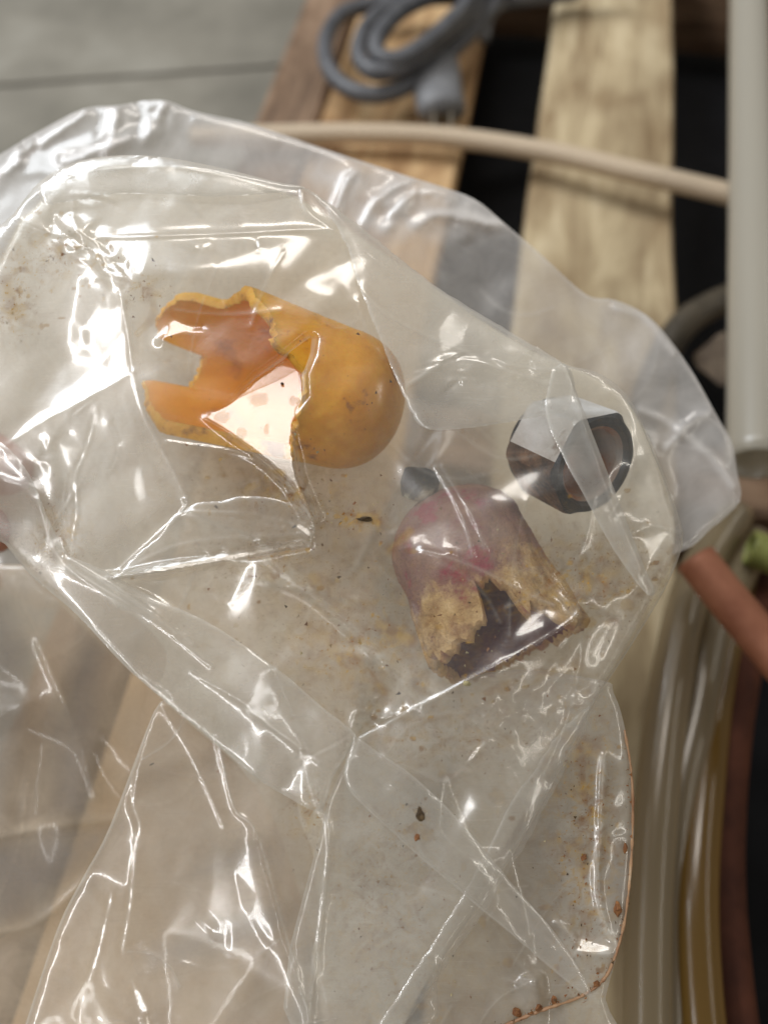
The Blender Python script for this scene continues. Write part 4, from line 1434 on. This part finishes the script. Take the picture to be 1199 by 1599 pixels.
# ------------------------------------------------------------------ hex nut
def nut():
    dep = base_front(0, 730) + 70 * PXM
    s = dep / FPX
    tl = math.radians(52)
    au, av = np.array((.80, .60))
    ax = math.cos(tl) * (au * AR - av * AU) - math.sin(tl) * AF
    up = AU - ax * np.dot(AU, ax)
    up /= np.linalg.norm(up)
    sd_ = np.cross(ax, up)
    c = W(931, 727, dep - 0.004)
    Rr, H, bore = 89, 120, 61
    th = thing('hex_nut', 'steel hex nut with bright flats and a rusty dark bore', 'nut', c)
    V, F, MI = [], [], []
    N = 96
    xs_ = np.linspace(0, 2 * math.pi, 361)
    rot = float(xs_[np.argmax([-(math.cos(x) * up + math.sin(x) * sd_) @ AR for x in xs_])]) % (math.pi / 3)

    def ring(rf, a, hexy):
        b = len(V)
        for i in range(N):
            x = 2 * math.pi * i / N
            hx = math.cos(math.pi / 6) / math.cos(((x - rot) % (math.pi / 3)) - math.pi / 6)
            rr = rf * (hx if hexy == 1 else (min(hx, hexy) if hexy else 1))
            V.append(c + s * (a * ax + rr * (math.cos(x) * up + math.sin(x) * sd_)))
        return b

    def bridge(a, b, mi):
        for i in range(N):
            k = (i + 1) % N
            F.append((a + i, a + k, b + k, b + i))
            x = 2 * math.pi * (i + 0.5) / N
            dr = math.cos(x) * up + math.sin(x) * sd_
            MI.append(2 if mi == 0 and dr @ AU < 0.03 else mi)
    r0 = ring(bore, -H, 0)
    r1 = ring(Rr * 0.86, -H, 0)
    r2 = ring(Rr, -H + 7, 0.96)
    r2b = ring(Rr, -H + 14, 1)
    r3 = ring(Rr, -14, 1)
    r3b = ring(Rr, -7, 0.96)
    r4 = ring(Rr * 0.86, 0, 0)
    r5 = ring(bore + 6, 0, 0)
    r6 = ring(bore, -6, 0)
    bridge(r0, r1, 1)
    bridge(r1, r2, 1)
    bridge(r2, r2b, 0)
    bridge(r2b, r3, 0)
    bridge(r3, r3b, 0)
    bridge(r3b, r4, 1)
    bridge(r4, r5, 1)
    bridge(r5, r6, 1)
    o = mesh_obj('nut_body', V, F, [M_steel, M_black, M_rusty], th, smooth=False, midx=MI)
    bm_fix(o)
    # threaded bore
    V2, F2 = [], []
    turns = 34
    for j in range(turns + 1):
        a = -6 - (H - 6) * j / turns
        rr = bore - (5 if j % 2 else 0)
        for i in range(N):
            x = 2 * math.pi * i / N
            V2.append(c + s * ((a - (i / N) * (H - 6) / turns * 2 * (0 if j in (0, turns) else 1)) * ax + rr * (math.cos(x) * up + math.sin(x) * sd_)))
    for j in range(turns):
        for i in range(N):
            k = (i + 1) % N
            if k == 0:
                continue
            F2.append((j * N + i, j * N + k, (j + 1) * N + k, (j + 1) * N + i))
    t = mesh_obj('thread', V2, F2, M_rust, th, smooth=False)


M_steel = surf('worn_steel', [(0.32, (0.20, 0.13, 0.09)), (0.40, (0.62, 0.61, 0.58)), (0.75, (0.90, 0.91, 0.92))], scale=60, rough=0.4, metal=0.35, bump=0.25, rrange=(0.3, 0.5))
M_black = surf('blackened_steel', [(0.35, (0.025, 0.03, 0.036)), (0.65, (0.06, 0.066, 0.075))], scale=90, rough=0.4, metal=0.4, bump=0.2)
M_rust = surf('rusty_thread', [(0.36, (0.30, 0.27, 0.25)), (0.50, (0.34, 0.25, 0.20)), (0.60, (0.36, 0.14, 0.06))], scale=70, rough=0.7, metal=0.2, bump=0.4)
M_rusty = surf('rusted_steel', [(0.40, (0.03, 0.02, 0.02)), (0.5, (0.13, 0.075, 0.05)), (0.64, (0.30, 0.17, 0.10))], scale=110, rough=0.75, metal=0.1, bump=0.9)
nut()

# dark chip between the two caps
M_chip = surf('black_chip', [(0.50, (0.012, 0.013, 0.015)), (0.56, (0.10, 0.10, 0.085)), (0.62, (0.50, 0.47, 0.35))], scale=45, rough=0.5, bump=0.2)
V, F = lump(W(652, 752, base_front(0, 750) + 95 * PXM), 0.0062, 0.0058, 0.005, 14)
tag(mesh_obj('plastic_chip', V, F, M_chip, smooth=False), 'small black and cream chip above the red cap inside the bag', 'chip')

# ------------------------------------------------------------------ crumbs and dust caught in the film
M_crumb = surf('rust_brown_crumb', [(0.35, (0.13, 0.045, 0.015)), (0.65, (0.30, 0.13, 0.04))], scale=500, rough=0.75, bump=0.4)
M_crumb2 = surf('dark_crumb', [(0.35, (0.03, 0.018, 0.008)), (0.65, (0.10, 0.06, 0.02))], scale=500, rough=0.75, bump=0.4)
M_crumb3 = surf('pale_crumb', [(0.35, (0.35, 0.30, 0.14)), (0.65, (0.6, 0.54, 0.32))], scale=500, rough=0.75, bump=0.4)
CR = [(965, 1420, 8, 12, M_crumb, 'largest rust brown flake standing on the right seam of the bag'), (977, 1326, 4, 9, M_crumb, 'slim rust flake high on the right seam of the bag'), (912, 1340, 6, 6, M_crumb, 'round red brown crumb alone left of the bright crease near the right seam'),
      (656, 1272, 8, 12, M_crumb2, 'dark brown crumb alone on the folded band below the red cap'), (651, 1307, 6, 6, M_crumb, 'tan crumb just below the dark brown crumb on the folded band'), (807, 1583, 9, 8, M_crumb, 'big rust crumb lowest on the bottom seam'),
      (841, 1574, 7, 6, M_crumb, 'middle rust crumb of three on the bottom seam'), (865, 1563, 5, 8, M_crumb, 'upright rust crumb highest of three on the bottom seam'), (932, 1536, 6, 5, M_crumb, 'small rust crumb where the right seam bends into the bottom seam'),
      (728, 1068, 9, 5, M_crumb3, 'pale straw coloured crumb at the lower tip of the red cap'), (441, 599, 3, 3, M_crumb2, 'tiny dark speck on the white shine over the orange cap'), (568, 810, 14, 6, M_crumb2, 'long dark smear of grit between orange and red caps')]
for k, (u, v, ru, rv_, mt, lb) in enumerate(CR):
    dd = (sd.depth(u, v) - 0.0006) if (v > 1300 and u > 690) else sa.depth(u, v) - (18 * PXM if 600 < u < 700 and v > 1200 else 0.0006)
    Vv, F = lump(np.zeros(3), ru * PXM, rv_ * PXM, min(ru, rv_) * PXM * 0.8, 40 + k, 2, 0.9)
    c = W(u, v, dd)
    V = [c + p[0] * AR + p[1] * AU + p[2] * AF for p in Vv]
    tag(mesh_obj('crumb', V, F, mt, smooth=False), lb, 'crumb', 'crumbs caught in the bag')

V, F, MI = [], [], []
r = np.random.default_rng(77)


def grain(u, v, d, sz, mi):
    b = len(V)
    c = W(u, v, d)
    for k in range(4):
        e = r.normal(0, 1, 3)
        e /= np.linalg.norm(e)
        V.append(c + e * sz * PXM * r.uniform(0.6, 1.3))
    F.extend([(b, b + 1, b + 2), (b, b + 2, b + 3), (b, b + 3, b + 1), (b + 1, b + 3, b + 2)])
    MI.extend([mi] * 4)


clusters = [((100, 400), (50, 30), 40), ((20, 470), (15, 40), 20), ((225, 470), (30, 25), 26), ((460, 760), (60, 30), 50), ((540, 820), (60, 30), 40), ((430, 900), (60, 40), 30), ((560, 1000), (120, 60), 70), ((900, 900), (110, 60), 70), ((780, 1100), (150, 50), 50),
            ((80, 830), (30, 40), 30), ((600, 640), (60, 60), 25), ((400, 650), (120, 90), 40), ((740, 900), (90, 80), 40), ((500, 1280), (80, 90), 20), ((250, 1000), (120, 80), 16)]
for c, sg2, n in clusters:
    for _ in range(int(n * 0.9)):
        u, v = c[0] + r.normal() * sg2[0], c[1] + r.normal() * sg2[1]
        if inside(np.array([[u]]), np.array([[v]]), a_out)[0, 0]:
            grain(u, v, sa.depth(u, v) + 0.0006, abs(r.normal(1.3, 1.3)) + 0.5, int(r.choice([0, 0, 1, 2])))
for _ in range(150):
    t = r.uniform(0, 1) ** 0.7
    k = min(int(t * len(sp)), len(sp) - 1)
    c0 = sp[k]
    b = len(V)
    rel = c0 - CAM
    d = rel @ AF
    u = CU + (rel @ AR) / d * FPX - abs(r.normal(0, 9))
    v = CV - (rel @ AU) / d * FPX + r.normal(0, 6)
    grain(u, v, d - 0.0003, abs(r.normal(1.2, 1.2)) + 0.5, int(r.choice([0, 0, 1])))
for _ in range(120):
    u, v = 905 + r.normal() * 22, r.uniform(1180, 1500)
    grain(u, v, sd.depth(u, v) - 0.0005, abs(r.normal(1.0, 1.0)) + 0.4, int(r.choice([0, 0, 1])))
for _ in range(160):
    u, v = r.uniform(520, 960), r.uniform(1100, 1580)
    grain(u, v, sd.depth(u, v) - 0.0005, abs(r.normal(1.0, 0.9)) + 0.4, int(r.choice([0, 1, 2])))
du = mesh_obj('dust_grains', V, F, [M_crumb, M_crumb2, M_crumb3], smooth=False, midx=MI)
du['kind'] = 'stuff'
tag(du, 'fine rust and straw coloured dust scattered over the bag film', 'dust')

# ------------------------------------------------------------------ hand at the left edge
M_skin = surf('skin', [(0.3, (0.42, 0.20, 0.15)), (0.7, (0.56, 0.30, 0.23))], scale=120, rough=0.5, bump=0.25, bscale=600, sss=0.3, sssr=0.004)
M_nail = surf('nail', [(0.3, (0.60, 0.38, 0.33)), (0.7, (0.68, 0.46, 0.40))], scale=60, rough=0.3, bump=0.05)


def hand():
    root = thing('person', "bare hand gripping the bag's left edge, mostly outside the picture", 'person', W(-330, 900, 0.235))
    P, E, R = [], [], []

    def add(u, v, d, rad, prev):
        P.append(W(u, v, d))
        R.append(rad)
        if prev is not None:
            E.append((prev, len(P) - 1))
        return len(P) - 1
    w0 = add(-760, 1300, .27, .024, None)
    w1 = add(-600, 1130, .262, .023, w0)
    pc = add(-430, 960, .25, .025, w1)
    kn = [(-270, 720, .247), (-255, 800, .248), (-265, 885, .25), (-290, 965, .252)]
    tips = []
    mids = [[(-150, 690, .248), (-30, 705, .243), (36, 752, .238)], [(-140, 790, .252), (-60, 810, .250), (20, 835, .246)], [(-150, 888, .254), (-70, 900, .252), (4, 905, .249)], [(-190, 975, .255), (-120, 985, .253), (-60, 985, .251)]]
    for k, m in zip(kn, mids):
        q = add(*k, .0135, pc)
        rs = (.0106, .0098, .0084)
        for (x, rr) in zip(m, rs):
            q = add(*x, rr, q)
        tips.append(q)
    t = add(-400, 800, .222, .0155, pc)
    t = add(-270, 740, .195, .0125, t)
    t = add(-160, 745, .186, .0105, t)
    t = add(-70, 765, .186, .0085, t)
    base = np.array(root.location)
    me = bpy.data.meshes.new('hand')
    me.from_pydata([tuple(p - base) for p in P], E, [])
    me.materials.append(M_skin)
    o = bpy.data.objects.new('hand', me)
    link(o, root)
    sk = o.modifiers.new('skin', 'SKIN')
    for i, v in enumerate(me.skin_vertices[0].data):
        v.radius = (R[i], R[i])
        v.use_root = (i == 0)
    sk.use_smooth_shade = True
    sb_ = o.modifiers.new('sub', 'SUBSURF')
    sb_.levels = sb_.render_levels = 2
    # nail on the index finger and thumb
    for i0, i1 in ((len(P) - 2, len(P) - 1),):
        a, b = P[i0], P[i1]
        ax = (b - a) / np.linalg.norm(b - a)
        nrm = -AF - ax * np.dot(-AF, ax)
        nrm /= np.linalg.norm(nrm)
        sd2 = np.cross(ax, nrm)
        V, F = [], []
        for i in range(9):
            for j in range(9):
                x, y = (i / 8 - 0.5) * 2, (j / 8 - 0.5) * 2
                w_ = 0.0058 * (1 - 0.25 * max(0, x) ** 3 - 0.1 * max(0, -x) ** 3)
                V.append(b - ax * 0.001 + ax * x * 0.0062 + sd2 * y * w_ + nrm * (0.0089 - 0.0028 * y * y))
        for i in range(8):
            for j in range(8):
                F.append((i * 9 + j, (i + 1) * 9 + j, (i + 1) * 9 + j + 1, i * 9 + j + 1))
        mesh_obj('nail', V, F, M_nail, root)


hand()
